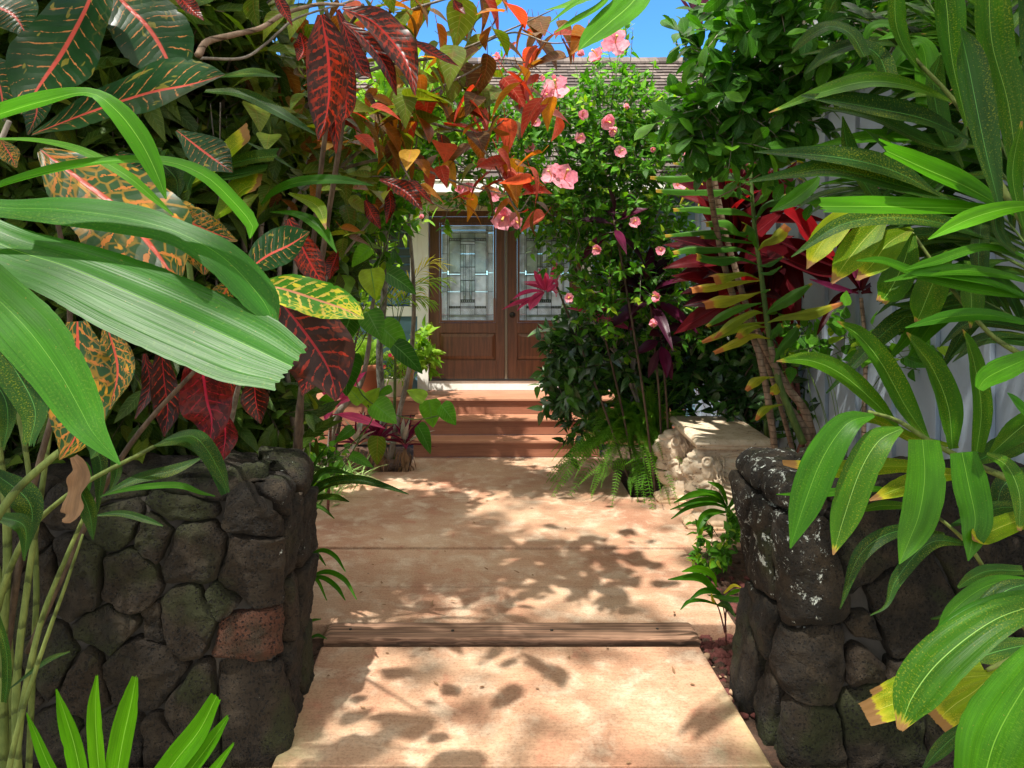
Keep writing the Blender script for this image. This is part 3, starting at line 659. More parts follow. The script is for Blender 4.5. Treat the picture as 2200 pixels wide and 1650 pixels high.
def door(x0, x1, lab):
    o = (x0, DY, .67); d = thing('door', '', '', o); del d['label'], d['category']; d.parent = hs; d.location = Vector(o)-Vector(H0); d['label'] = lab
    W = x1-x0; gx0, gx1, gz0, gz1 = x0+.148, x1-.138, 1.39, 2.555; px0, px1 = x0+.135, x1-.115
    mb = MB()
    box(mb, x0, gx0-.03, DY, DY+.045, .67, 2.66); box(mb, gx1+.03, x1, DY, DY+.045, .67, 2.66)
    box(mb, gx0-.03, gx1+.03, DY+.0003, DY+.045, 2.585, 2.66); box(mb, gx0-.03, gx1+.03, DY+.0003, DY+.045, 1.235, 1.36)
    box(mb, gx0-.03, gx1+.03, DY+.0003, DY+.045, .67, .90)
    mb.build('door_leaf', DOORW, d, o, False, .003)
    mb = MB(); box(mb, gx0-.03, gx1+.03, DY+.016, DY+.04, .90, 1.235)
    a = (gx0-.03+.05, gx1+.03-.05, .95, 1.185); hexa(mb, [(gx0-.025, DY+.0155, .905), (gx1+.025, DY+.0155, .905), (gx1+.025, DY+.0155, 1.23), (gx0-.025, DY+.0155, 1.23)], [(a[0], DY-.001, a[2]), (a[1], DY-.001, a[2]), (a[1], DY-.001, a[3]), (a[0], DY-.001, a[3])])
    mb.build('raised_panel', DOORW, d, o, False, .002)
    mb = MB()
    for (u0, u1, w0, w1) in ((gx0-.028, gx0, gz0-.028, gz1+.028), (gx1, gx1+.028, gz0-.028, gz1+.028), (gx0, gx1, gz1, gz1+.028), (gx0, gx1, gz0-.028, gz0)): box(mb, u0, u1, DY-.012, DY+.03, w0, w1)
    mb.build('glass_moulding', DOORW, d, o, False, .006)
    g = MB(); Wg = gx1-gx0; Hg = gz1-gz0
    def gp(a, b, c, e, mi, p=0): box(g, gx0+a*Wg+.0015, gx0+b*Wg-.0015, DY+.012-p, DY+.02, gz0+c*Hg+.0015, gz0+e*Hg-.0015, mi)
    # pieces: u across, v from the bottom
    for a, b in ((0, .11), (.89, 1)):
        for c, e in ((0, .06), (.06, .30), (.30, .5), (.5, .70), (.70, .92), (.92, 1)): gp(a, b, c, e, 0)
    for a, b in ((.11, .14), (.86, .89)):
        for c, e in ((0, .06), (.06, .30), (.30, .48), (.52, .92), (.92, 1)): gp(a, b, c, e, 2)
    gp(.14, .86, .92, .945, 0); gp(.14, .86, .95, 1, 0); gp(.14, .86, 0, .035, 0); gp(.14, .86, .035, .055, 1); gp(.14, .86, .055, .13, 0)
    for a, b in ((.14, .36), (.64, .86)):
        gp(a, b, .13, .145, 1); gp(a, b, .145, .30, 2); gp(a, b, .30, .47, 2); gp(a, b, .47, .485, 2, .003); gp(a, b, .485, .50, 2); gp(a, b, .50, .84, 1); gp(a, b, .84, .86, 2); gp(a, b, .86, .92, 1)
    gp(.36, .64, .055+.075, .19, 0); gp(.36, .64, .19, .215, 1); gp(.36, .64, .42, .56, 0, .004); gp(.36, .64, .83, .92, 1); gp(.36, .64, .80, .83, 2)
    for a, b, m_ in ((.36, .42, 2), (.42, .46, 1), (.46, .54, 0), (.54, .58, 1), (.58, .64, 2)):
        gp(a, b, .215, .30, m_); gp(a, b, .30, .42, 1 if m_ == 2 else m_); gp(a, b, .56, .70, m_ if m_ != 2 else 1); gp(a, b, .70, .80, 1 if m_ else 0)
    gl = g.build('glass', [GLS_T, GLS_C, GLS_W], d, o, False, .002)
    c = MB()
    def vb(u, c0, c1, w=.004): box(c, gx0+u*Wg-w/2, gx0+u*Wg+w/2, DY+.006, DY+.0185, gz0+c0*Hg, gz0+c1*Hg)
    def hb(v, a, b, w=.004): box(c, gx0+a*Wg, gx0+b*Wg, DY+.0065, DY+.0185, gz0+v*Hg-w/2, gz0+v*Hg+w/2)
    for u, a, b, w in ((.11, 0, 1, .006), (.14, 0, 1, .006), (.86, 0, 1, .006), (.89, 0, 1, .006), (.36, .055, .92, .005), (.64, .055, .92, .005), (.42, .2, .8, .004), (.58, .2, .8, .004), (.46, .2, .8, .003), (.54, .2, .8, .003)): vb(u, a, b, w)
    for v, a, b, w in ((.947, 0, 1, .006), (.92, .11, .89, .006), (.055, 0, 1, .006), (.035, 0, 1, .004), (.13, .14, .86, .007), (.145, .14, .86, .005), (.86, .14, .86, .008), (.84, .14, .36, .006), (.84, .64, .86, .006), (.80, .36, .64, .007), (.83, .36, .64, .004), (.56, .36, .64, .008), (.42, .36, .64, .008), (.215, .36, .64, .01), (.19, .36, .64, .01), (.47, .11, .36, .005), (.5, .11, .36, .005), (.47, .64, .89, .005), (.5, .64, .89, .005), (.30, .36, .64, .004), (.3, 0, .11, .004), (.3, .89, 1, .004), (.7, 0, .11, .004), (.7, .89, 1, .004)): hb(v, a, b, w)
    for q in range(7):
        for (a, b) in ((.14, .36), (.64, .86)): box(c, gx0+(a+(b-a)*(q+.3)/7)*Wg, gx0+(a+(b-a)*(q+.7)/7)*Wg, DY+.004, DY+.018, gz0+.125*Hg, gz0+.15*Hg); box(c, gx0+(a+(b-a)*(q+.3)/7)*Wg, gx0+(a+(b-a)*(q+.6)/7)*Wg, DY+.004, DY+.018, gz0+.838*Hg, gz0+.862*Hg)
        box(c, gx0+(.36+.28*(q+.3)/7)*Wg, gx0+(.36+.28*(q+.7)/7)*Wg, DY+.004, DY+.018, gz0+.19*Hg, gz0+.215*Hg)
    cm = c.build('came', CAME, d, o, False); 
    w_ = Vector(gl.location); cm.parent = gl; cm.location = (0, 0, 0)
    return d
d1 = door(-.553, .368, 'left door leaf without a handle'); d2 = door(.402, 1.298, 'right door leaf with a dark knob and deadbolt')
mb = MB(); box(mb, .3695, .4005, 8.785, 8.85, .67, 2.66); mb.build('centre_post', ASTR, hs, H0, False, .003)
for z, r in ((1.60, .026), (1.455, .030)):
    mb = MB(); pr = [(0, .062), (r*.7, .06), (r, .045), (r*.8, .028), (.012, .02), (.012, .008), (r*1.1, .006), (r*1.2, 0)] if z < 1.5 else [(0, .02), (r*.8, .019), (r, .012), (r*1.15, 0)]
    lathe(mb, pr, (0, 0, 0)); v = mb.v[0]; mb.v[0] = np.stack([v[:, 0]+.462, DY-v[:, 2], z+v[:, 1]], 1)
    mb.build('handle' if z < 1.5 else 'deadbolt', DARKM, d2, (.462, DY, z))
# louvred window left of the door
wn_ = MB()
for a in ((-1.52, -1.43, 1.44, 2.70), (-.79, -.702, 1.44, 2.70), (-1.43, -.79, 1.44, 1.56), (-1.43, -.79, 2.60, 2.70), (-1.14, -1.09, 1.56, 2.6)): box(wn_, a[0], a[1], 8.755, 8.86, a[2], a[3])
wf = wn_.build('window', WHITE, hs, H0, False, .004)
mb = MB(); box(mb, -1.43, -.79, 8.84, 8.85, 1.56, 2.6); q_ = mb.build('pane', GLS_B, wf, H0, False)
mb = MB()
for k in range(10): hexa(mb, [(-1.43, 8.80, 1.585+k*.1), (-.79, 8.80, 1.585+k*.1), (-.79, 8.81, 1.585+k*.1), (-1.43, 8.81, 1.585+k*.1)], [(-1.43, 8.825, 1.665+k*.1), (-.79, 8.825, 1.665+k*.1), (-.79, 8.835, 1.665+k*.1), (-1.43, 8.835, 1.665+k*.1)], 0 if k < 4 else 1)
mb.build('louver', [GLS_B, LOUV], wf, H0, False)
# roof: shakes in courses, gutter, soffit
E0 = np.array([8.0, 3.02]); E1 = np.array([11.4, 5.33]); sl2 = unit(E1-E0); nn2 = np.array([-sl2[1], sl2[0]]); LR = np.linalg.norm(E1-E0)
mb = MB(); hexa(mb, [(-6.2, 8.02, 2.99), (4.4, 8.02, 2.99), (4.4, 11.4, 5.28), (-6.2, 11.4, 5.28)], [(-6.2, 8.02, 3.01), (4.4, 8.02, 3.01), (4.4, 11.4, 5.30), (-6.2, 11.4, 5.30)])
mb.build('roof_deck', BARKD, hs, H0, False)
mb = MB(); rs = np.random.RandomState(11); rows = 30
for r_ in range(rows):
    x = -4.6-rs.rand()*.1; a = LR*r_/rows
    while x < 4.3:
        w = .08+rs.rand()*.14; j = rs.rand()*.02; b = a-.01-j; th = .016+rs.rand()*.008
        p0 = E0+sl2*b; p1 = E0+sl2*(a+LR/rows*1.25); lo = nn2*(.02); 
        pts = [(x+.003, p0+nn2*.008), (x+w-.003, p0+nn2*.008), (x+w-.003, p1+nn2*.002), (x+.003, p1+nn2*.002)]
        top = [(x+.003, p0+nn2*(.012+th)), (x+w-.003, p0+nn2*(.012+th+rs.rand()*.004)), (x+w-.003, p1+nn2*.006), (x+.003, p1+nn2*.006)]
        hexa(mb, [(q[0], q[1][0], q[1][1]) for q in pts], [(q[0], q[1][0], q[1][1]) for q in top], rnd=(rs.rand(), rs.rand())); x += w
for k in range(60):
    x = -4.6+k*.15; hexa(mb, [(x, 11.25, 5.27), (x+.146, 11.25, 5.27), (x+.146, 11.42, 5.38), (x, 11.42, 5.38)], [(x, 11.25, 5.30), (x+.146, 11.25, 5.30), (x+.146, 11.42, 5.41+rs.rand()*.01), (x, 11.42, 5.41)], rnd=(rs.rand(), .5))
mb.build('roof', SHAKE, hs, H0, False)
mb = MB(); box(mb, -6, 4.2, 7.93, 7.945, 2.86, 2.985); box(mb, -6, 4.2, 7.915, 7.947, 2.987, 3.0); box(mb, -6, 4.2, 7.947, 8.02, 2.86, 2.87); mb.build('gutter', WHITE, hs, H0, False, .004)
mb = MB(); box(mb, -6, 4.2, 8.022, 8.04, 2.85, 2.985); box(mb, -6, 4.2, 8.041, 8.79, 2.93, 2.95); mb.build('soffit', CREAM, hs, H0, False)

# ------------------------------------------------------------------ right wing with board and batten siding
rw = thing('outbuilding', 'pale grey blue board and batten building behind the palms on the right', 'building', (2.5, 5, 0)); W0 = (2.5, 5, 0)
mb = MB(); box(mb, 2.5, 2.65, 1.2, 8.14, -.15, 3.44); mb.build('wall', GREYW, rw, W0, False)
mb = MB()
for k in range(17): y = 1.43+.4064*k; box(mb, 2.472, 2.4995, y-.022, y+.022, -.12, 3.43)
mb.build('batten', GREYW, rw, W0, False, .003)
mb = MB(); box(mb, 2.06, 2.10, .6, 8.0, 3.34, 3.58); box(mb, 2.03, 2.058, .6, 8.0, 3.52, 3.6); mb.build('fascia', WHITE, rw, W0, False, .004)
mb = MB(); box(mb, 2.102, 2.66, .62, 8.0, 3.442, 3.46); mb.build('soffit', WHITE, rw, W0, False)
mb = MB(); hexa(mb, [(2.02, .6, 3.605), (3.6, .6, 4.4), (3.6, 8.0, 4.4), (2.02, 8.0, 3.605)], [(2.02, .6, 3.65), (3.6, .6, 4.45), (3.6, 8.0, 4.45), (2.02, 8.0, 3.65)]); mb.build('roof', SHAKE, rw, W0, False)

# ------------------------------------------------------------------ lion bench
bn = thing('stone_bench', 'cream cast stone bench on two lion shaped supports at the right of the patio', 'bench', (1.98, 5.85, 0))
def rot_z(v, c, a):
    v = v-np.array(c); ca, sa = math.cos(a), math.sin(a); return np.stack([v[:, 0]*ca-v[:, 1]*sa, v[:, 0]*sa+v[:, 1]*ca, v[:, 2]], 1)+np.array(c)
BA = R(-3.5)
mb = MB()
prof = [(.035, .622), (.02, .624), (.012, .634), (.010, .652), (.0, .662), (.0, .672), (.008, .684), (.014, .688), (.022, .698), (.034, .702)]
NS = 14; V = []
for (ins, z) in prof:
    x0, x1, y0, y1 = 1.70+ins, 2.30-ins, 5.40+ins, 6.36-ins
    cr = [(x0, y0), (x1, y0), (x1, y1), (x0, y1)]
    for i in range(4):
        for k in range(NS):
            t_ = k/NS; a, b = np.array(cr[i]), np.array(cr[(i+1) % 4]); p = a+(b-a)*t_
            p = p+.0035*np.array(mn.noise_vector(Vector((p[0]*9, p[1]*9, z*22))))[:2]; V.append((p[0], p[1], z+.002*mn.noise(Vector((p[0]*11, p[1]*11, 3)))))
K = 4*NS; f = [(i*K+j, i*K+(j+1) % K, (i+1)*K+(j+1) % K, (i+1)*K+j) for i in range(len(prof)-1) for j in range(K)]
V.append((2.0, 5.88, .700)); V.append((2.0, 5.88, .622)); c_ = len(V)-2; b_ = (len(prof)-1)*K
f += [(b_+j, b_+(j+1) % K, c_, c_) for j in range(K)]+[((j+1) % K, j, c_+1, c_+1) for j in range(K)]
mb.add(rot_z(np.array(V), (2.0, 5.88, 0), BA), f); mb.build('seat_slab', CAST, bn, (1.98, 5.85, 0), False)
def lion_leg(yc, xo):
    """carved support facing -x: paw, curved chest, scroll, head with mane, wing"""
    mb = MB(); T = .078
    def pl(pts, th=T, bump=0):        # silhouette prism with softened rim
        p = np.array(pts, float); p = spline(np.vstack([p, p[:1]]), 6*len(p)+1)[:-1]; k = len(p); c = p.mean(0); V = []
        for (y, s) in ((-th, .93), (-th*.8, 1), (th*.8, 1), (th, .93)): q = c+(p-c)*s; V += [(a[0], y, a[1]) for a in q]
        f = [(i*k+(j+1) % k, i*k+j, (i+1)*k+j, (i+1)*k+(j+1) % k) for i in range(3) for j in range(k)]
        V += [(c[0], -th, c[1]), (c[0], th, c[1])]; f += [(j, (j+1) % k, 4*k, 4*k) for j in range(k)]+[(3*k+(j+1) % k, 3*k+j, 4*k+1, 4*k+1) for j in range(k)]
        mb.add(V, f)
    pl([(.20, .0), (.50, 0), (.56, .06), (.52, .16), (.55, .34), (.60, .50), (.60, .625), (.22, .625), (.20, .5), (.17, .38), (.20, .24), (.19, .12)], .062)
    # chest column (double curve) and scroll
    tube(mb, [(.155, 0, .36), (.115, 0, .30), (.125, 0, .22), (.175, 0, .155), (.185, 0, .11), (.15, 0, .06)], [.06, .078, .076, .062, .062, .075], 16, 24)
    for sy in (-1, 1):
        sp = [(.215+(.082-.0115*k*.5)*math.cos(2.6-k*.42), sy*(.070+.002*k*.4), .285+(.082-.0115*k*.5)*math.sin(2.6-k*.42)) for k in range(13)]
        tube(mb, sp, [.022-.0009*k for k in range(13)], 8, 40)
        ell(mb, (.215, sy*.05, .285), (.092, .035, .092))
    # paw and toes
    ell(mb, (.15, 0, .05), (.10, .082, .055)); ell(mb, (.28, 0, .04), (.14, .078, .045))
    for k in (-1.5, -.5, .5, 1.5): ell(mb, (.065, k*.038, .03), (.036, .022, .032))
    box(mb, .05, .56, -.085, .085, 0, .02)
    # head
    ell(mb, (.145, 0, .475), (.088, .080, .088)); ell(mb, (.075, 0, .435), (.062, .052, .045)); ell(mb, (.045, 0, .452), (.036, .040, .026))
    ell(mb, (.022, 0, .465), (.016, .026, .014)); ell(mb, (.06, 0, .398), (.040, .036, .018)); ell(mb, (.085, 0, .375), (.03, .04, .03))
    tube(mb, [(.14, 0, .53), (.09, 0, .50), (.045, 0, .462)], [.045, .040, .034], 14, 14); ell(mb, (.15, 0, .385), (.07, .072, .07)); ell(mb, (.085, 0, .505), (.055, .034, .030)); ell(mb, (.11, 0, .545), (.05, .062, .028))
    for sy in (-1, 1):
        ell(mb, (.050, sy*.032, .430), (.030, .024, .026)); ell(mb, (.083, sy*.044, .515), (.022, .014, .011)); ell(mb, (.090, sy*.046, .494), (.012, .009, .009))
        tube(mb, [(.055, sy*.042, .412), (.085, sy*.052, .403), (.105, sy*.06, .412)], [.006, .006, .005], 6, 10)
        an = np.linspace(0, 6.28, 12); tube(mb, [(.19+.030*math.cos(a), sy*.088, .525+.032*math.sin(a)) for a in an], [.011]*12, 8, 30)
        ell(mb, (.192, sy*.082, .525), (.02, .01, .02))
    # mane: locks falling from the crown
    rs = np.random.RandomState(4)
    ell(mb, (.215, 0, .46), (.10, .092, .14)); ell(mb, (.17, 0, .57), (.07, .075, .045))
    for k in range(60):
        sy = (-1, 1)[k % 2]; a = rs.rand(); x = .20+.11*a; z = .60-.25*rs.rand()-.04*a; y = sy*(.092-.02*abs(a-.5))
        if x < .17 and z > .5: y *= .8
        tube(mb, [(x, y, z), (x+.012, y*1.06, z-.03), (x+.028*(rs.rand()), y*1.0, z-.07)], [.004, .007, .003], 6, 7)
    # wing feathers in relief
    for sy in (-1, 1):
        for k in range(8): tube(mb, [(.30, sy*.064, .52-.035*k), (.40, sy*.066, .51-.038*k), (.50-.008*k, sy*.062, .53-.04*k)], [.006, .008, .004], 6, 10)
        tube(mb, [(.30, sy*.064, .56), (.42, sy*.07, .575), (.52, sy*.066, .61)], [.008, .014, .008], 8, 14)
        tube(mb, [(.44, sy*.066, .58), (.43, sy*.068, .48), (.39, sy*.066, .38)], [.004, .008, .003], 6, 10)
        sp = [(.43+(.075-.005*k)*math.cos(k*.55), sy*.064, .14+(.075-.005*k)*math.sin(k*.55)) for k in range(13)]; tube(mb, sp, [.010]*13, 8, 36)
    v = np.concatenate(mb.v); v = v+np.array([xo, yc, 0]); mb.v = [rot_z(v, (xo, yc, 0), BA)]; fs = np.concatenate(mb.f)
    m2 = MB(); m2.add(mb.v[0], fs); o = m2.build('leg', CAST, bn, (xo+.25, yc, 0))
    bm_ = bmesh.new(); bm_.from_mesh(o.data); bmesh.ops.remove_doubles(bm_, verts=bm_.verts, dist=1e-5); bmesh.ops.recalc_face_normals(bm_, faces=bm_.faces); bm_.to_mesh(o.data); bm_.free()
    rm = o.modifiers.new('remesh', 'REMESH'); rm.mode = 'VOXEL'; rm.voxel_size = .0042; rm.use_smooth_shade = True
    sm = o.modifiers.new('smooth', 'SMOOTH'); sm.factor = .5; sm.iterations = 2
    return o
lion_leg(5.56, 1.585); lion_leg(6.20, 1.525)

# ------------------------------------------------------------------ pots on the deck
def pot(name, lab, x, y, r, h, mat, rim=.02):
    o = (x, y, .536); t = thing(name, lab, 'plant pot', o, 'flower pots on the deck')
    mb = MB(); lathe(mb, [(r*.62, 0), (r*.66, .004), (r*.93, h*.78), (r*.95, h*.79), (r, h*.80), (r*1.03, h*.82), (r*1.03, h*.98), (r*1.01, h), (r*.94, h), (r*.92, h*.9), (r*.90, h*.86)], o, 36)
    mb.build('pot_body', mat, t, o)
    mb = MB(); lathe(mb, [(r*.91, h*.88), (0.001, h*.90)], o, 24); mb.build('potting_soil', SOIL, t, o); return t
pot('plant_pot', 'large terracotta pot holding ferns on the deck', -1.28, 8.42, .20, .37, TERRA)
pot('plant_pot', 'small pale cream pot of red flowers on the deck', -.945, 8.36, .132, .215, PALEP)
pot('plant_pot', 'tan glazed pot holding a glossy leafy plant beside the door', -.84, 8.60, .125, .34, TAN)
# ------------------------------------------------------------------ leaf materials
G1, G2, G3 = (.030, .085, .016), (.05, .15, .022), (.08, .22, .03)
M_PALM = leafmat('palm leaf', [(0, (.020, .095, .004)), (1, (.040, .14, .005))], .36, (2.0, 2.3, .25), .36, .5, (.02, (.12, .27, .03)), speck=.3, speckcol=(.14, .26, .02))
M_PALMB = leafmat('bright palm leaf', [(0, (.042, .17, .003)), (1, (.07, .22, .004))], .38, (1.8, 2.0, .3), .38, .4, (.03, (.2, .4, .06)))
M_GLOSSP = leafmat('glossy pleated palm leaf', [(0, (.016, .095, .003)), (1, (.030, .135, .004))], .34, (2.0, 2.2, .3), .38, .6, (.012, (.12, .28, .04)), spec=.19, speck=.25, speckcol=(.16, .26, .03))
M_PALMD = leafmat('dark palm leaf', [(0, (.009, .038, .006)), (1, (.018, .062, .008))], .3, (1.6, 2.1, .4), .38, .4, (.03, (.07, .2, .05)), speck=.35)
M_PALMS = leafmat('speckled palm leaf', [(0, (.022, .085, .004)), (1, (.042, .13, .005))], .36, (1.8, 2.0, .35), .4, .35, (.025, (.2, .36, .08)), speck=.9, speckcol=(.18, .21, .015), tip=.03)
M_PALMY = leafmat('yellowing palm leaf', [(0, (.08, .17, .004)), (1, (.17, .24, .006))], .4, (1.8, 1.9, .3), .45, .35, (.025, (.35, .4, .08)), speck=.9, speckcol=(.42, .36, .03), tip=.09)
M_HIB = leafmat('hibiscus leaf', [(0, (.03, .11, .010)), (.5, (.06, .20, .012)), (.85, (.12, .32, .018)), (1, (.28, .40, .02))], .34, (1.8, 2.1, .35), .33, 0, (.06, (.1, .25, .05)), lat=.25)
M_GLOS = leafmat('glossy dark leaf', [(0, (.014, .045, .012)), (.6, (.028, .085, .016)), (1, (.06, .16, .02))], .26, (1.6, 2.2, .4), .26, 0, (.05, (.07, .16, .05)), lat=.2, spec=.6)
M_TREE = leafmat('shrub tree leaf', [(0, (.02, .08, .007)), (.7, (.045, .15, .010)), (1, (.10, .26, .015))], .3, (1.7, 2.2, .4), .33, 0, (.05, (.09, .2, .05)), lat=.15)
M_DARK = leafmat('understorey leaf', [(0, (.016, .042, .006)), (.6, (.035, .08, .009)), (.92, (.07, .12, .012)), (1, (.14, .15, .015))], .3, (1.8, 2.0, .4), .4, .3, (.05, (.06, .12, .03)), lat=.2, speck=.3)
M_LIME = leafmat('lime leaf', [(0, (.14, .32, .03)), (1, (.3, .46, .05))], .45, (1.6, 1.7, .5), .4, .2)
M_FERN = leafmat('fern leaf', [(0, (.07, .20, .015)), (1, (.16, .36, .03))], .42, (1.7, 2.0, .4), .5)
M_FERNL = leafmat('sunlit fern leaf', [(0, (.22, .40, .05)), (1, (.38, .52, .09))], .45, (1.5, 1.6, .6), .5)
M_YEL = leafmat('golden palm leaf', [(0, (.45, .42, .03)), (1, (.62, .56, .05))], .45, (1.4, 1.3, .4), .4, .3)
M_COPG = leafmat('copperleaf green', [(0, (.05, .10, .012)), (.5, (.10, .15, .015)), (1, (.17, .20, .02))], .42, (2.0, 1.8, .3), .45, 0, (.05, (.16, .14, .03)), lat=.35, patch=.5, speckcol=(.16, .07, .02))
M_COPO = leafmat('copperleaf orange', [(0, (.30, .10, .02)), (.5, (.36, .16, .02)), (1, (.42, .26, .03))], .45, (2.0, 1.3, .3), .45, 0, (.05, (.45, .16, .06)), lat=.3, patch=.5, speckcol=(.14, .09, .02))
M_COPR = leafmat('copperleaf red', [(0, (.22, .022, .012)), (.5, (.36, .045, .025)), (1, (.45, .12, .08))], .45, (2.2, 1.1, .5), .45, 0, (.05, (.45, .10, .08)), lat=.3, patch=.5, speckcol=(.10, .05, .02))
M_COPB = leafmat('copperleaf bronze', [(0, (.06, .032, .010)), (.5, (.12, .050, .012)), (1, (.17, .10, .018))], .42, (2.3, 1.4, .4), .45, 0, (.05, (.22, .07, .03)), lat=.3, patch=.6, speckcol=(.07, .08, .015))
M_TIR = leafmat('crimson ti leaf', [(0, (.022, .003, .006)), (.5, (.06, .006, .010)), (1, (.15, .010, .015))], .42, (3.0, .9, .7), .32, .35, (.03, (.2, .03, .04)))
M_TIRB = leafmat('bright red ti leaf', [(0, (.38, .012, .02)), (1, (.5, .02, .03))], .45, (1.8, .7, .5), .3, .25, (.03, (.5, .05, .06)))
M_TIP = leafmat('pink ti leaf', [(0, (.45, .04, .16)), (.6, (.60, .09, .24)), (1, (.30, .03, .09))], .42, (1.6, .8, 1.0), .35, .5, (.03, (.7, .25, .35)))
M_TID = leafmat('purple ti leaf', [(0, (.020, .008, .016)), (.6, (.045, .012, .028)), (1, (.12, .012, .05))], .25, (2.4, .7, 1.2), .28, .3, (.03, (.1, .03, .06)))
M_RHO = leafmat('purple rhoeo leaf', [(0, (.12, .012, .045)), (.65, (.20, .025, .07)), (.72, (.32, .42, .34)), (1, (.42, .52, .42))], .35, (2.0, .8, .9), .4, .4, interp='CONSTANT')
M_VAR = leafmat('variegated grass', [(0, (.25, .42, .14)), (.5, (.45, .58, .3)), (1, (.10, .25, .05))], .4, (1.4, 1.6, .9), .45, .7)
M_DRA = leafmat('song leaf', [(0, (.035, .12, .018)), (1, (.075, .20, .025))], .38, (1.8, 2.0, .4), .34, .35, (.03, (.12, .26, .05)), tip=.035, tipcol=(.35, .22, .04))
M_DRY = leafmat('yellowing song leaf', [(0, (.16, .25, .02)), (1, (.32, .32, .03))], .4, (1.6, 1.6, .4), .4, .3, (.03, (.3, .4, .06)), tip=.14, tipcol=(.42, .16, .05))
M_DEAD = leafmat('dead leaf', [(0, (.20, .11, .06)), (1, (.30, .19, .12))], .2, (1.3, 1.1, .9), .8, .5)
M_PINK = leafmat('hibiscus petal', [(0, (.85, .26, .38)), (1, (.90, .45, .55))], .45, (1.15, 1.0, 1.05), .55, .45, aspect=1)
M_REDF = m_plain('red blossom', (.75, .02, .09), .5)
M_STAM = m_plain('stamen', (.75, .45, .10), .5)
C_GRN = crotonmat('green croton leaf', (.005, .026, .006), (.30, .12, .04), (.28, .22, .03), .035, .10, .05, 12, (.34, .055, .04))
C_ORG = crotonmat('orange croton leaf', (.014, .048, .012), (.42, .15, .03), (.42, .20, .015), .075, .24, .05, 9, (.46, .07, .04), edge=.3)
C_YEL = crotonmat('yellow croton leaf', (.05, .20, .015), (.62, .50, .10), (.50, .46, .04), .09, .40, .05, 10, (.62, .28, .16))
C_RED = crotonmat('red croton leaf', (.016, .005, .002), (.20, .016, .004), (.09, .010, .003), .10, .45, .05, 13, (.28, .012, .008), trans=.35, tcol=(2.2, .8, .5))
C_MAR = crotonmat('maroon croton leaf', (.020, .007, .004), (.26, .025, .012), (.07, .014, .006), .06, .3, .03, 9, (.28, .015, .02), trans=.3, tcol=(2., .9, .5))
C_MAG = crotonmat('magenta croton leaf', (.045, .005, .005), (.26, .012, .022), (.10, .010, .008), .05, .6, .04, 9, (.38, .015, .045), trans=.35, tcol=(2., .7, .7))

# ------------------------------------------------------------------ builders
SEED = [100]
def nseed(): SEED[0] += 1; return SEED[0]
def pts(s, d0, d1=None, tf=None):
    q = [tuple(map(float, a.split(','))) for a in s.split()]
    if tf: q = [(tf[0]+a/tf[2], tf[1]+b/tf[2]) for a, b in q]
    n = len(q); d1 = d0 if d1 is None else d1
    return np.array([P(a, b, d0+(d1-d0)*i/(n-1)) for i, (a, b) in enumerate(q)])
def blade(parent, name, mat, s, w, d0, d1=None, nrm=(0, -.8, .6), tf=None, n=26, m=8, lab=None, **kw):
    p = pts(s, d0, d1, tf); w = [float(x) for x in w.split()]
    if len(w) != len(p): w = list(np.interp(np.linspace(0, 1, len(p)), np.linspace(0, 1, len(w)), w))
    sc = (tf[2] if tf else 1); W = np.array([a/sc*q[1]/F for a, q in zip(w, p)])
    mb = MB(); ribbon(mb, p, W, nrm, n=n, m=m, seed=nseed(), **kw)
    o = mb.build(name, mat, parent, p[0])
    if lab: o['label'] = lab
    return o
def stem(parent, name, mat, s, r, d0, d1=None, tf=None, n=8, to=None):
    p = pts(s, d0, d1, tf)
    if to is not None: p = np.vstack([p, to])
    mb = MB(); tube(mb, p, list(np.linspace(r[0], r[1], len(p))), n, 6*len(p), wob=.03); return mb.build(name, mat, parent, p[0])
def blobs_pts(blobs, n, rs, shell=.45):
    """blobs (px,py,D,rx px,ry px,rd m,weight)"""
    w = np.array([b[6] for b in blobs], float); idx = rs.choice(len(blobs), n, p=w/w.sum())
    c = np.array([P(b[0], b[1], b[2]) for b in blobs])[idx]
    r = np.array([[b[3]/F*b[2], b[5], b[4]/F*b[2]] for b in blobs])[idx]
    u = unit(rs.randn(n, 3)); q = rs.rand(n)**shell
    return c+u*q[:, None]*r, unit(u*r)
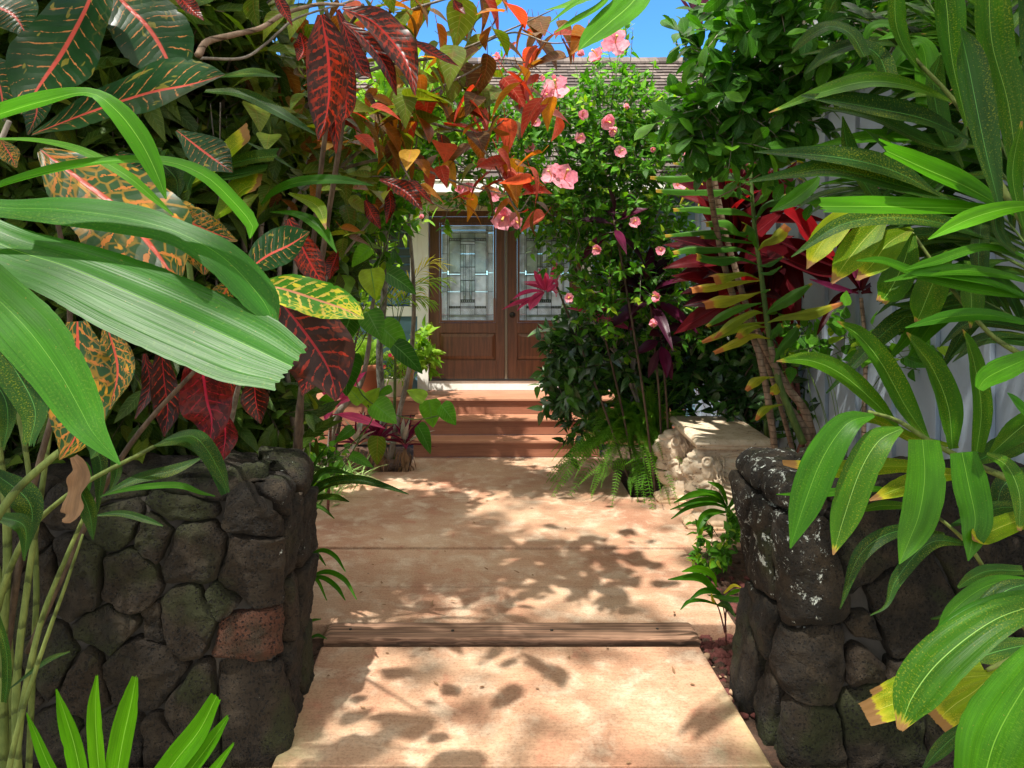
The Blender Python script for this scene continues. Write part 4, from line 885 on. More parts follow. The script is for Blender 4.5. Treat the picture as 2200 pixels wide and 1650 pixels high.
def foliage(mb, tw, blobs, ntw, k, L, Wr, rs, shape='oval', up=.35, tl=(.12, .3), mats=1, curl=.15, spread=.9, droop=0., zmin=None, clip=None, K=5, tr=.0025):
    """twigs with alternating leaves filling the blobs"""
    p, o = blobs_pts(blobs, ntw, rs)
    if zmin is not None: ok = p[:, 2] > zmin; p, o = p[ok], o[ok]
    if clip is not None: ok = clip(p); p, o = p[ok], o[ok]
    n = len(p); d = unit(o*.7+rs.randn(n, 3)*.6+np.array([0, 0, up])); l = tl[0]+rs.rand(n)*(tl[1]-tl[0])
    t = (np.arange(k)+.6)/k
    base = (p[:, None]+d[:, None]*(l[:, None]*t[None])[..., None]).reshape(-1, 3)
    dd = np.repeat(d, k, 0)
    a = unit(np.cross(dd, rs.randn(n*k, 3)))
    ld = unit(dd*.55+a*spread+np.array([0, 0, -droop]))
    nr = unit(rs.randn(n*k, 3)*.55+np.array([-.1, -.55, .85]))
    LL = L[0]+rs.rand(n*k)*(L[1]-L[0]); 
    rnd = np.stack([np.clip(rs.rand(n*k), .01, .99), rs.rand(n*k)], 1)
    mi = rs.randint(0, mats, n*k) if mats > 1 else None
    if mi is None: leaves(mb, base, ld, nr, LL, LL*Wr, shape, curl, .1, K, rnd)
    else:
        for q in range(mats):
            s = mi == q; leaves(mb, base[s], ld[s], nr[s], LL[s], LL[s]*Wr, shape, curl, .1, K, rnd[s], q)
    if tw is not None:
        for i in range(n): tube(tw, [p[i]-d[i]*l[i]*.4, p[i]+d[i]*l[i]*.5+np.array([0, 0, .01]), p[i]+d[i]*l[i]*1.0], [tr, tr*.8, tr*.4], 4, 4)
    return p
def branches(tw, base, targets, rs, r0=.018, r1=.004, sag=.1):
    base = np.array(base, float)
    fork = base*.55+np.mean(targets, axis=0)*.45+rs.randn(3)*.05; tube(tw, [base, base*.6+fork*.4+rs.randn(3)*.03, fork], [r0, r0*.85, r0*.7], 8, 14, wob=.05); base = fork; r0 = r0*.6
    for t in targets:
        m = base*.5+t*.5+rs.randn(3)*np.linalg.norm(t-base)*.07+np.array([0, 0, sag*np.linalg.norm(t-base)]); m[:2] = base[:2]*.6+t[:2]*.4+rs.randn(2)*.05
        tube(tw, [base, m, t], [r0, (r0+r1)/2, r1], 7, 14, wob=.05)
def rosette(parent, name, mat, c, n, L, W, el=(10, 80), curl=.25, axis=(0, 0, 1), seed=0, az=(0, 360), shape='lance', matf=None, K=9, fold=.18, pet=.12, alen=.12, fc=0.):
    """one mesh per leaf"""
    rs = np.random.RandomState(seed or nseed()); out = []
    for i in range(n):
        t = i/max(1, n-1); e = R(el[0]+(el[1]-el[0])*t+rs.randn()*6); a = R(az[0]+(az[1]-az[0])*((i*.382) % 1)+rs.randn()*8)
        d = np.array([math.cos(a)*math.cos(e), math.sin(a)*math.cos(e), math.sin(e)])
        l = L*(.75+.4*rs.rand())*(1-.25*t); mb = MB(); b = np.array(c)+np.array([0, 0, alen*t])
        leaves(mb, [b], [d], [np.array([-d[0]*.6+rs.randn()*.25, -d[1]*.6-.1+rs.randn()*.25, 1])*(1-fc)+fc*np.array([rs.randn()*.35, -1, .35])], [l], [W*(.8+.4*rs.rand())], shape, [curl*(.6+.8*rs.rand())*(1.3-t)], fold, K, rs.rand(1, 2), petiole=pet, across=4)
        tube(mb, [b-np.array([0, 0, .01]), b+d*l*pet*1.15], [W*.07, W*.06], 5, 3)
        m_ = matf(rs) if matf else mat; out.append(mb.build(name, m_, parent, b))
    return out
def frond(mb, p, Lp, n=34, w=.018, rs=None, nrm=(0, 0, 1), droop=.1, taper=.4, wr=.26):
    """fern frond: rachis points p, pinna length Lp"""
    rs = rs or np.random; s = spline(p, n+1); t = unit(np.gradient(s, axis=0)); sd = unit(np.cross(t, np.array(nrm, float)+.001))
    tt = np.linspace(0, 1, n+1); pl = Lp*np.clip(tt*6+.3, 0, 1)*np.clip((1-tt)*1.6, .05, 1)**.8
    B = np.vstack([s[1:], s[1:]]); D = np.vstack([sd[1:]+t[1:]*.35, -sd[1:]+t[1:]*.35])+rs.randn(2*n, 3)*.07-np.array([0, 0, droop])
    N_ = np.tile(np.cross(sd[1:], t[1:]), (2, 1))+rs.randn(2*n, 3)*.15
    LL = np.concatenate([pl[1:], pl[1:]]); leaves(mb, B, D, N_, LL, LL*wr*.62+.002, 'lance', .12, .05, 3, np.tile(rs.rand(1, 2), (2*n, 1)), across=2)
    tube(mb, s[::3], [.0022]*len(s[::3]), 4, n)
def palmfrond(parent, name, mat, rach, n, L, W, fall=.35, seed=0, nrm=(0, -.5, .8), ang=55, rmat=None, rr=.006, t0=.2, jag=0, up=.15):
    """pinnate frond as one mesh: leaflets along a rachis"""
    rs = np.random.RandomState(seed or nseed()); s = spline(rach, 40); t = unit(np.gradient(s, axis=0)); mb = MB()
    for i in range(n):
        for sg in (-1, 1):
            u = t0+(1-t0)*(i+.5*(sg > 0))/n; k = min(39, int(u*39)); a = R(ang*(1.15-.75*u)+rs.randn()*4)
            sd = unit(np.cross(t[k], nrm))*sg; upv = unit(np.cross(sd, t[k]))*sg
            d = t[k]*math.cos(a)+sd*math.sin(a)+np.array([0, 0, up]); l = L*(.6+.5*math.sin(math.pi*min(1, u*.9+.1)))*(.9+.2*rs.rand())
            q = [s[k]+d*l*x-np.array([0, 0, fall*l*x*x*(.7+.6*rs.rand())]) for x in (0, .35, .7, 1)]
            ribbon(mb, q, [W*.35, W, W*.85, .002], nrm=np.array(nrm)+rs.randn(3)*.2, n=10, m=4, fold=.1, seed=nseed(), jag=jag)
    o = mb.build(name, mat, parent, s[0]); mb = MB(); tube(mb, s[::6], list(np.linspace(rr, rr*.3, len(s[::6]))), 7, 30); mb.build('rachis', rmat or GSTEM, o, s[0]); return o

# ================================================================== LEFT FOREGROUND
# broad leaved palm whose fronds enter from the left edge
pl = thing('palm', 'broad leaved palm with huge glossy pleated leaflets reaching in from the left edge', 'palm', (-1.6, 1.5, -.05))
J = dict(pleat=.012)
def fanleaf(mat, s, w, d0, d1, **kw): return blade(pl, 'leaflet', mat, s, w, d0, d1, **kw)
o = fanleaf(M_GLOSSP, "-140,440 0,528 150,580 290,640 430,702 540,752 620,788", "60 125 160 192 200 186 128", 1.32, 1.2, n=60, m=32, pleat=.0045, jag=.010, fold=-.05, wave=.012, nrm=(.1, -.72, .69), lab='largest glossy leaflet with a ragged cut tip')
fanleaf(M_GLOSSP, "-140,430 0,447 130,452 270,470 380,500 480,555 560,640 592,700", "50 50 78 84 66 80 75 12", 1.36, 1.27, n=46, m=14, pleat=.006, fold=-.03)
fanleaf(M_PALMB, "-60,425 0,395 120,360 240,343 360,345 440,375 500,430 540,480 537,512", "15 22 30 24 26 34 32 30 4", 1.25, 1.22, m=8, fold=.15)
fanleaf(M_PALMB, "-60,260 0,238 90,212 190,197 250,235 300,300 335,370 357,428", "60 62 58 26 44 50 34 3", 1.22, 1.2, m=8, fold=.12)
fanleaf(M_PALMB, "-60,300 0,298 90,302 180,325 270,375 330,425 372,462", "5 7 14 20 22 16 3", 1.42, 1.4, m=6)
fanleaf(M_GLOSSP, "-120,540 0,650 70,722 130,805 175,885 200,930 258,998", "110 120 128 110 86 56 3", 1.18, 1.12, n=40, m=16, pleat=.006, fold=-.05, nrm=(.15, -.72, .65))
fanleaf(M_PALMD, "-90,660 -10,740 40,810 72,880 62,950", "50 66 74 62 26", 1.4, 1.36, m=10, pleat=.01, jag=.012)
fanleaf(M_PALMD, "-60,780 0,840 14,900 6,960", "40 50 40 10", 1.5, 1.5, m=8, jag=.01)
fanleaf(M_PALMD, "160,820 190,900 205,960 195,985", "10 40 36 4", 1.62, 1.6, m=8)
stem(pl, 'stem', CANE, "-170,440 -420,900 -520,1700", (.014, .04), 1.35, 1.5)
# clump of green canes at the bottom left
cp = thing('cane_palm', 'clump of upright green palm canes in front of the left wall at the left edge', 'palm', (-1.75, 2.5, -.03))
for s, r, d, d2 in (("10,1700 6,1400 16,1150 -10,900 -40,600", (.017, .011), 2.45, 2.5), ("40,1700 35,1480 60,1250 90,1050 110,900", (.015, .008), 2.4, 2.5), ("30,1700 48,1520 90,1330 150,1180 190,1090", (.013, .006), 2.3, 2.35), ("20,1700 22,1500 10,1300 -30,1150", (.018, .013), 2.55, 2.6), ("10,1700 40,1560 90,1400 140,1260 178,1148", (.010, .004), 2.2, 2.2), ("-10,1700 -20,1400 40,1180 150,1060 330,960", (.014, .006), 2.5, 2.2), ("60,1700 70,1450 78,1240 60,1000 20,800", (.012, .009), 2.65, 2.7), ("-30,1150 30,1060 110,985 130,970", (.012, .010), 2.0, 2.1)):
    stem(cp, 'cane', CANE, s, r, d, d2)
for m_, s, w, d, d2 in ((M_PALMD, "330,958 400,940 450,975 485,1060", "4 40 38 20", 2.2, 2.05), (M_PALMD, "215,1068 290,1030 370,1010 430,985", "3 22 26 6", 2.2, 2.3), (M_PALM, "220,1065 290,1048 380,1042 430,1058 462,1066", "2 12 14 8 2", 2.1, 2.0),
                        (M_PALMD, "355,945 410,935 440,960 470,1010 492,1058", "5 30 40 32 3", 2.15, 1.95), (M_PALMD, "-20,1010 60,1080 60,1180", "20 60 5", 2.2, 2.2), (M_PALMD, "170,1050 190,1100 200,1160", "30 36 3", 2.0, 2.0),
                        (M_PALMD, "200,1108 260,1103 310,1115 350,1130", "3 14 14 3", 2.2, 2.2), (M_PALMD, "0,1110 50,1130 52,1205", "20 36 4", 2.1, 2.1), (M_PALM, "165,985 185,1010 180,1060 150,1110", "5 20 24 4", 2.4, 2.4), (M_PALMD, "240,960 250,1010 235,1060", "4 26 4", 2.3, 2.3), (M_PALMD, "200,960 215,1000 210,1100", "20 34 4", 2.4, 2.4),
                        (M_PALMD, "-20,1300 10,1390 14,1460 8,1510", "20 20 22 14", 2.0, 2.0), (M_PALMD, "20,1480 100,1420 150,1400", "3 12 3", 2.3, 2.3)):
    blade(cp, 'leaflet', m_, s, w, d, d2, n=20, m=6)
blade(cp, 'dead_leaf', M_DEAD, "158,980 172,1010 160,1060 150,1110 133,1118", "14 36 44 34 8", 1.98, 1.95, wave=.25, fold=.4, n=24, m=8, lab='curled dead brown leaf')
# bright seedling palm at the bottom left
sp = thing('palm_seedling', 'bright green young palm with upright cut leaflets at the bottom left corner', 'palm', (-.62, 1.17, .3))
for s, w in (("190,1850 150,1740 100,1640 76,1580 58,1535", "8 26 26 18 3"), ("200,1850 180,1720 158,1610 138,1540 122,1485", "8 34 42 30 4"), ("215,1850 215,1720 205,1600 202,1520 208,1455", "8 30 36 30 6"), ("230,1850 240,1720 258,1600 276,1520 290,1458", "8 44 54 46 16"), ("250,1850 300,1740 370,1640 425,1570 462,1500", "8 44 54 48 26"), ("260,1850 340,1740 410,1650 455,1590 488,1542", "8 28 34 30 8"), ("270,1850 380,1760 440,1680 470,1640 500,1600", "8 20 24 18 5"), ("160,1850 60,1760 20,1700 -10,1690", "8 20 20 5")):
    blade(sp, 'leaflet', M_PALMB, s, w, 1.2, 1.16, n=24, m=8, jag=.006, fold=.16, pleat=.008, nrm=(0, -.85, .5))
mb = MB(); tube(mb, [P(215, 1840, 1.2), P(218, 2000, 1.22), P(220, 2700, 1.25)], [.008, .01, .014], 8); mb.build('stem', GSTEM, sp, P(215, 1840, 1.2))

# crotons
cA = thing('croton', 'croton with big dark green leaves and pink midribs at the top left', 'croton', (-2.6, 2.6, -.05), 'crotons behind the left wall')
for s, w, d, d2, n_ in (("205,-60 185,0 130,95 85,165 45,245", "40 120 200 170 6", 2.0, 1.9, (.1, -.8, .6)), ("215,-70 255,-10 310,45 350,110 380,190", "30 110 150 140 20", 2.1, 2.05, (-.1, -.8, .6)), ("68,288 190,232 310,188 400,172 483,160", "14 130 190 158 4", 1.85, 1.75, (0, -.75, .66))):
    blade(cA, 'leaf', C_GRN, s, w, d, d2, nrm=n_, n=46, m=18, wave=.03, fold=.08)
for s, w, d in (("-60,120 -10,170 10,260", "40 90 6", 2.2), ("60,180 75,230 60,290", "20 70 5", 2.1), ("-40,0 20,20 60,80", "60 120 6", 2.35), ("380,280 450,330 500,370", "10 90 5", 2.6), ("250,330 300,380 330,400", "20 120 10", 2.3), ("520,590 570,545 620,520 665,498", "6 95 100 4", 2.1)):
    blade(cA, 'leaf', C_GRN, s, w, d, n=24, m=10, fold=.1)
stem(cA, 'stem', BARKG, "-60,-80 -200,400 -300,1100 -330,1500", (.014, .022), 2.5, 2.7)
stem(cA, 'stem', BARKG, "20,260 -120,600 -250,1100 -320,1500", (.008, .016), 2.3, 2.7)
cB = thing('croton', 'croton mottled orange and yellow hanging over the left wall', 'croton', (-1.7, 2.55, -.05), 'crotons behind the left wall')
for m_, s, w, d, d2 in ((C_ORG, "88,322 170,380 250,440 320,520 385,612", "20 150 200 205 10", 1.75, 1.65), (C_ORG, "165,690 163,770 170,850 160,930 128,988", "40 130 142 100 3", 1.8, 1.7), (C_YEL, "548,608 610,618 680,640 740,662 782,685", "8 76 92 66 3", 1.95, 1.8), (C_ORG, "380,460 440,490 510,518", "60 70 4", 1.9, 1.9), (C_ORG, "300,430 380,470 430,530 440,590", "30 100 110 6", 2.0, 2.0),
                         (C_ORG, "505,590 470,640 430,650", "8 60 4", 2.05, 2.0), (C_ORG, "0,300 20,330 35,360", "5 40 4", 2.2, 2.2), (C_YEL, "560,640 600,690 610,740", "5 50 4", 2.4, 2.4), (C_ORG, "230,700 250,790 235,880", "20 80 4", 2.2, 2.15)):
    blade(cB, 'leaf', m_, s, w, d, d2, n=44, m=16, wave=.03, fold=.08)
stem(cB, 'stem', BARKD, "90,320 150,700 60,1100 0,1500", (.006, .014), 2.1, 2.6); stem(cB, 'stem', BARKD, "555,605 450,760 250,1000 60,1400", (.005, .012), 2.2, 2.6)
cC = thing('croton', 'croton with dark red leaves hanging behind the left wall', 'croton', (-1.5, 3.6, -.03), 'crotons behind the left wall')
for m_, s, w, d, lab in ((C_MAR, "588,630 640,690 690,760 712,810 722,862", "30 130 150 90 3", 2.2, 'broad maroon leaf'), (C_MAR, "345,740 350,810 358,880 352,938", "15 52 58 3", 2.5, 0), (C_MAG, "430,770 440,850 452,900 450,956", "60 110 84 3", 2.4, 'magenta leaf'), (C_MAG, "480,890 482,940 474,995", "20 58 3", 2.5, 0), (C_MAR, "545,810 548,860 560,910", "20 60 3", 2.6, 0), (C_MAR, "310,760 320,830 290,900", "10 36 3", 2.6, 0),
                         (C_RED, "620,470 665,560 700,620", "20 60 4", 2.6, 0), (C_MAR, "640,740 660,800 650,850", "30 70 3", 2.4, 0), (C_RED, "470,760 490,800 500,850", "20 44 3", 2.7, 0)):
    blade(cC, 'leaf', m_, s, w, d, n=30, m=12, wave=.04, fold=.1, lab=lab or None)
stem(cC, 'stem', BARKG, "580,640 520,800 480,1000 440,1300", (.006, .02), 2.5, 3.7); stem(cC, 'stem', BARKG, "430,770 440,900 430,1300", (.006, .02), 2.6, 3.7)
cD = thing('croton', 'tall croton with long twisted scarlet leaves hanging at the top', 'croton', (-1.15, 3.75, -.03), 'crotons behind the left wall')
for s, w, d, d2 in (("690,30 700,90 704,170 698,240 684,302", "16 78 92 66 3", 2.35, 2.3), ("735,15 800,35 850,85 878,140 892,205", "14 62 80 44 3", 2.5, 2.4), ("738,45 790,85 830,140 852,205", "10 38 34 3", 2.6, 2.5), ("725,20 770,130 800,170", "10 40 3", 2.7, 2.7), ("745,100 740,170 742,230 735,262", "10 50 40 3", 2.6, 2.6), ("690,90 715,200 722,330", "10 56 3", 2.7, 2.7), ("590,-20 608,15 628,55", "10 26 2", 2.5, 2.5), ("375,-25 405,10 438,44", "20 36 2", 2.2, 2.2),
                    ("815,385 850,395 880,415 908,452", "6 34 40 3", 3.2, 3.1), ("865,395 890,398 932,440", "4 24 2", 3.3, 3.3), ("785,430 800,460 818,492", "8 30 3", 3.3, 3.3), ("835,400 838,440 830,480", "4 26 3", 3.3, 3.3), ("725,540 712,570 708,600", "8 36 3", 3.4, 3.4), ("640,130 650,100 645,70", "6 40 4", 2.6, 2.6), ("975,0 985,15 1000,30", "6 24 3", 3.2, 3.2), ("870,80 930,110 985,142", "6 30 2", 2.8, 2.8)):
    blade(cD, 'leaf', C_RED, s, w, d, d2, n=30, m=10, wave=.06, fold=.22)
stem(cD, 'stem', BARKD, "700,20 740,200 700,500 640,900 640,1100", (.008, .018), 2.7, 3.8); stem(cD, 'stem', BARKD, "780,10 730,110 690,360 650,800 640,1100", (.006, .018), 2.7, 3.8)
stem(cD, 'branch', BARKR, "425,120 445,90 500,75 560,60 610,30 680,10 740,10", (.014, .006), 2.6, 2.8)
stem(cD, 'branch', BARKG, "430,125 520,125 570,95 600,68 640,38 735,8 760,0", (.006, .004), 2.7, 2.9)

# dark understorey on the left: several leafy shrubs with bare upright stems
def shrub(name, lab, cat, base, blobs, ntw, k, L, Wr, mat, seed, bark=None, nb=14, r0=.016, group=None, crown='foliage', **kw):
    rs = np.random.RandomState(seed); np.random.seed(seed); t = thing(name, lab, cat, base, group); mb, tw = MB(), MB()
    p = foliage(mb, tw, blobs, ntw, k, L, Wr, rs, **kw); mb.build(crown, mat, t, base)
    if nb:
        tg = p[rs.choice(len(p), min(nb, len(p)), replace=False)]
        for q in range(0, len(tg), 8): branches(tw, np.array(base)+np.append(rs.randn(2)*.05, 0), tg[q:q+8], rs, r0, .003)
    tw.build('branches', bark or BARKD, t, base); return t
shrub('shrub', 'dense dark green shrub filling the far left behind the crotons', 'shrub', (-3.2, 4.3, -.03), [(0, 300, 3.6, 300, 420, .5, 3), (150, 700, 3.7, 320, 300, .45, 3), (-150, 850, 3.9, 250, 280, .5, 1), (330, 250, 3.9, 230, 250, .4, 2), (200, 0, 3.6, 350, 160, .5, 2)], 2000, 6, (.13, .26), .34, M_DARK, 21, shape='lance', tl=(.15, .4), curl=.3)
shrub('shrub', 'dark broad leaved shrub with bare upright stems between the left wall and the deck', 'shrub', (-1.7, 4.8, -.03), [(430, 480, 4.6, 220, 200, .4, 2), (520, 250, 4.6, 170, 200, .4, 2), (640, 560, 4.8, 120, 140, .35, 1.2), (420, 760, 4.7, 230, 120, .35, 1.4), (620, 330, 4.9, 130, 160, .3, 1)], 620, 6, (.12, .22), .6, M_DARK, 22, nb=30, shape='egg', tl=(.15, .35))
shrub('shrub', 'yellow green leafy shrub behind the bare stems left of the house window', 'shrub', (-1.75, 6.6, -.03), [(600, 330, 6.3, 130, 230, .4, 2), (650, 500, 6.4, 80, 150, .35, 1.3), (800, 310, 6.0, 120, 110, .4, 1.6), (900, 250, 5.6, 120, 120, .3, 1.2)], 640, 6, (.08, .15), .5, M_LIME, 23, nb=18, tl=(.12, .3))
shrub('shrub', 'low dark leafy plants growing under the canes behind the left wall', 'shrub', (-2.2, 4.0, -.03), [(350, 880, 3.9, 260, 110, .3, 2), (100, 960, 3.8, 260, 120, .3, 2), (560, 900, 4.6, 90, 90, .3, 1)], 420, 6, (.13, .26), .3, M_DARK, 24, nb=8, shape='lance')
# fan palm with cut tips, in the shade
fp = thing('fan_palm', 'shaded olive fan palm with square cut leaflets behind the crotons', 'palm', (-1.9, 3.4, -.03))
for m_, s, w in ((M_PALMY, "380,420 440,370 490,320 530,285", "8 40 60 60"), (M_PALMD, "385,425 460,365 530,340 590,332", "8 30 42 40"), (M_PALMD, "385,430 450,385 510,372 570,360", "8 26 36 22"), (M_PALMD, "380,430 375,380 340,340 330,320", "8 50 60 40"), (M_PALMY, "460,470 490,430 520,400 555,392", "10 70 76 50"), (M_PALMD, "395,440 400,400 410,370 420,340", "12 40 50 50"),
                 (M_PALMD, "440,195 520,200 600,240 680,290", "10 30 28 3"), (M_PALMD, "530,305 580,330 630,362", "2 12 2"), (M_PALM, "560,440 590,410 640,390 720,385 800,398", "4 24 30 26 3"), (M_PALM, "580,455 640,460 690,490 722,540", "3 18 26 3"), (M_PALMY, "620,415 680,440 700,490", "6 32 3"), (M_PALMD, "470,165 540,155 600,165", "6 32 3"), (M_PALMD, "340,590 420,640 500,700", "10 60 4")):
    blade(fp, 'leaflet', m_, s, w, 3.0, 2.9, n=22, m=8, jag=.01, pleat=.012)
stem(fp, 'stem', GSTEM, "385,430 400,520 430,800 440,1100", (.01, .02), 3.0, 3.5)
# upright bare stems
sc_ = thing('cane_thicket', 'thicket of thin bare grey brown stems rising behind the left wall', 'shrub', (-1.45, 4.6, -.03))
rs = np.random.RandomState(9); mb = MB()
for i in range(64):
    d = 3.8+rs.rand()*1.25; x = HX+F/d*(-1.33-1.1*rs.rand()**1.5); tx = x+(x-540)*(.1+.5*rs.rand())+rs.randn()*30; ty = 100+rs.rand()*420
    g = P(x, 0, d); tube(mb, [(g[0], d, -.05), P((x*.7+tx*.3)+rs.randn()*8, 760, d-.1), P(tx*.7+x*.3, 500, d-.2), P(tx+rs.randn()*18, ty, d-.4)], [.009+.006*rs.rand(), .008, .006, .003], 6, 14, rnd=(rs.rand(), .5))
mb.build('stems', BARKG, sc_, (-1.45, 4.6, -.03))

# copperleaf shrub arching over the path
cl_ = thing('copperleaf_shrub', 'tall copperleaf shrub arching over the path with green, orange and red leaves', 'shrub', (-1.25, 4.25, -.03))
rs = np.random.RandomState(31); np.random.seed(31); tw = MB()
BR = [("640,1000 600,600 640,420 800,345 900,362 1000,398 1090,418", .016, 4.2, 3.5), ("650,1000 640,500 760,335 880,262 980,280 1050,282 1100,240", .016, 4.2, 3.6), ("600,1000 560,500 640,250 800,150 950,120 1080,70 1190,20", .018, 4.2, 3.5), ("1000,110 1100,70 1180,92 1245,88", .006, 3.6, 3.4),
      ("660,1000 690,640 760,520 880,360 900,210", .012, 4.4, 3.7), ("600,1000 520,500 480,200 560,20 700,-60", .016, 4.2, 3.4), ("560,1000 470,600 430,300 350,100 330,-60", .014, 4.1, 3.4), ("900,210 1000,160 1060,130 1130,135 1170,160", .006, 3.6, 3.5), ("1000,280 1060,350 1110,450 1140,420", .006, 3.6, 3.6), ("760,130 850,40 950,0 1080,-30 1200,-20", .010, 3.6, 3.4), ("860,350 900,410 960,450 1000,430", .005, 3.7, 3.7), ("700,420 790,380 900,390", .006, 3.9, 3.8)]
for s, r, d0, d1 in BR: p = pts(s, d0, d1); tube(tw, p, list(np.linspace(r, .0025, len(p))), 7, 40, wob=.05)
tw.build('branches', BARKG, cl_, (-1.25, 4.25, -.03))
# clusters: x, y, spread, count, weights of green/orange/red/bronze
CL = [(560, 100, 90, 16, 6, 0, 0, 0), (480, 200, 90, 14, 6, 0, 0, 0), (640, 240, 70, 14, 6, 0, 0, 1), (740, 120, 60, 10, 6, 0, 0, 1), (600, 400, 60, 10, 6, 0, 0, 1), (660, 330, 60, 10, 6, 0, 0, 1), (760, 380, 50, 10, 6, 1, 0, 1), (520, 60, 110, 14, 6, 0, 0, 1), (640, 150, 80, 10, 6, 0, 1, 1), (800, 60, 60, 10, 5, 1, 1, 1), (880, 40, 70, 12, 7, 1, 0, 1), (960, 40, 60, 10, 4, 1, 0, 4), (860, 150, 60, 9, 7, 1, 0, 2), (950, 130, 60, 11, 6, 1, 0, 2), (1020, 150, 45, 8, 5, 1, 0, 3), (1000, 80, 50, 8, 4, 0, 0, 4), (1080, 40, 50, 10, 1, 1, 1, 6), (1140, 70, 45, 9, 0, 1, 2, 6), (1190, 60, 40, 8, 0, 1, 2, 6), (1200, 105, 30, 5, 0, 0, 2, 5), (1240, 100, 22, 4, 1, 1, 2, 3), (1120, 130, 35, 7, 1, 1, 4, 3), (1130, 170, 35, 6, 0, 1, 5, 2),
      (700, 180, 60, 10, 7, 1, 1, 1), (760, 220, 60, 12, 5, 2, 1, 2), (840, 220, 55, 11, 5, 2, 0, 3), (920, 200, 50, 10, 4, 3, 1, 4), (1000, 210, 50, 11, 2, 3, 1, 5), (1060, 200, 45, 9, 1, 2, 3, 5), (1110, 215, 40, 8, 1, 3, 3, 4), (860, 280, 50, 11, 4, 3, 2, 3), (930, 280, 50, 12, 3, 3, 3, 3), (990, 300, 45, 8, 2, 2, 3, 3), (1050, 250, 40, 8, 1, 2, 5, 2), (1100, 265, 35, 6, 1, 2, 5, 2), (1170, 235, 25, 5, 0, 2, 5, 1), (1195, 250, 18, 3, 0, 0, 5, 0), (880, 340, 50, 10, 3, 4, 3, 3), (800, 300, 60, 11, 4, 4, 1, 2), (820, 350, 55, 9, 5, 2, 2, 3), (930, 350, 40, 8, 2, 3, 3, 4),
      (1070, 360, 38, 9, 0, 5, 6, 2), (1120, 360, 38, 9, 0, 5, 6, 1), (1150, 350, 25, 4, 0, 2, 5, 0), (1040, 395, 38, 9, 1, 6, 4, 3), (1090, 410, 32, 8, 0, 7, 3, 3), (1020, 425, 28, 4, 0, 4, 4, 1), (1110, 460, 26, 4, 0, 3, 5, 1), (1145, 475, 22, 4, 0, 2, 5, 2), (970, 370, 36, 6, 1, 3, 3, 3), (1160, 420, 24, 4, 1, 2, 2, 3), (600, 300, 70, 8, 6, 0, 0, 2), (720, 300, 60, 10, 6, 1, 1, 2), (700, 400, 60, 9, 6, 1, 0, 2), (800, 430, 45, 8, 4, 2, 1, 3), (560, 200, 80, 9, 6, 0, 0, 2), (750, 500, 50, 7, 5, 1, 1, 2), (900, 440, 30, 3, 1, 2, 2, 1), (640, 50, 80, 12, 6, 0, 0, 2), (720, 40, 60, 8, 4, 0, 1, 3), (450, 0, 120, 14, 6, 0, 0, 1), (1000, -10, 90, 14, 3, 1, 1, 5), (850, -20, 120, 16, 5, 1, 0, 3)]
mats4 = [M_COPG, M_COPO, M_COPR, M_COPB]; LB = MB()
for (x, y, sp_, n_, *w) in CL:
    if x > 780: n_ = int(n_*.72)
    if len(w) < 4: w = w+[1]
    w = np.array(w, float); w /= w.sum(); D = 3.75-.0004*max(0, x-700)+rs.rand()*.1
    for i in range(n_):
        c = P(x+rs.randn()*sp_*.55, y+rs.randn()*sp_*.5, D+rs.randn()*.22); k = rs.choice(4, p=w)
        a = rs.rand()*6.28; e = R(-60+75*rs.rand()); d = np.array([math.cos(a)*math.cos(e), math.sin(a)*math.cos(e)*.8, math.sin(e)])
        L_ = (.14+.10*rs.rand())*(.95 if y < 330 else .8); nr = unit([d[0]*.7+rs.randn()*.3, -.45+rs.randn()*.35, .75+rs.rand()*.3])
        leaves(LB, [c-d*L_*.4], [d], [nr], [L_], [L_*(.60+.2*rs.rand())], 'egg', [.12+.35*rs.rand()], .12, 9, rs.rand(1, 2), int(k), across=4)
        tube(LB, [c-d*L_*.4, c-d*L_*.62+np.array([0, 0, .03])], [.0018, .0014], 4, 2, mi=int(k))
LB.build('leaves', mats4, cl_, (-1.25, 4.25, -.03))

# vine with heart shaped leaves in front of the steps
pv = thing('vine', 'green heart leaved vine trailing in front of the left end of the steps', 'vine', (-.95, 5.2, 0))
HL = [(690, 600, 60, 200, 70, 0), (745, 700, 70, 250, 75, 0), (800, 690, 60, 300, 60, 0), (840, 720, 80, 320, 75, 0), (745, 790, 80, 265, 70, 1), (870, 760, 80, 320, 45, 1), (690, 690, 60, 230, 60, 0), (800, 600, 60, 280, 55, 0), (855, 600, 70, 330, 45, 0), (720, 560, 70, 210, 50, 0), (765, 850, 50, 130, 34, 0), (795, 860, 45, 60, 40, 2), (820, 880, 58, 325, 56, 0), (925, 880, 56, 280, 42, 1), (960, 885, 50, 310, 36, 0), (900, 850, 40, 150, 30, 2), (910, 935, 66, 300, 34, 1), (810, 960, 60, 265, 36, 3), (700, 870, 50, 200, 40, 0), (740, 610, 50, 150, 44, 2), (690, 760, 50, 240, 50, 0), (780, 545, 50, 220, 50, 0), (830, 840, 34, 200, 22, 1), (745, 930, 44, 215, 22, 1), (770, 985, 50, 340, 22, 0), (600, 975, 50, 350, 60, 1)]
rs = np.random.RandomState(5); mm = [M_HIB, M_TREE, M_LIME, M_COPG]
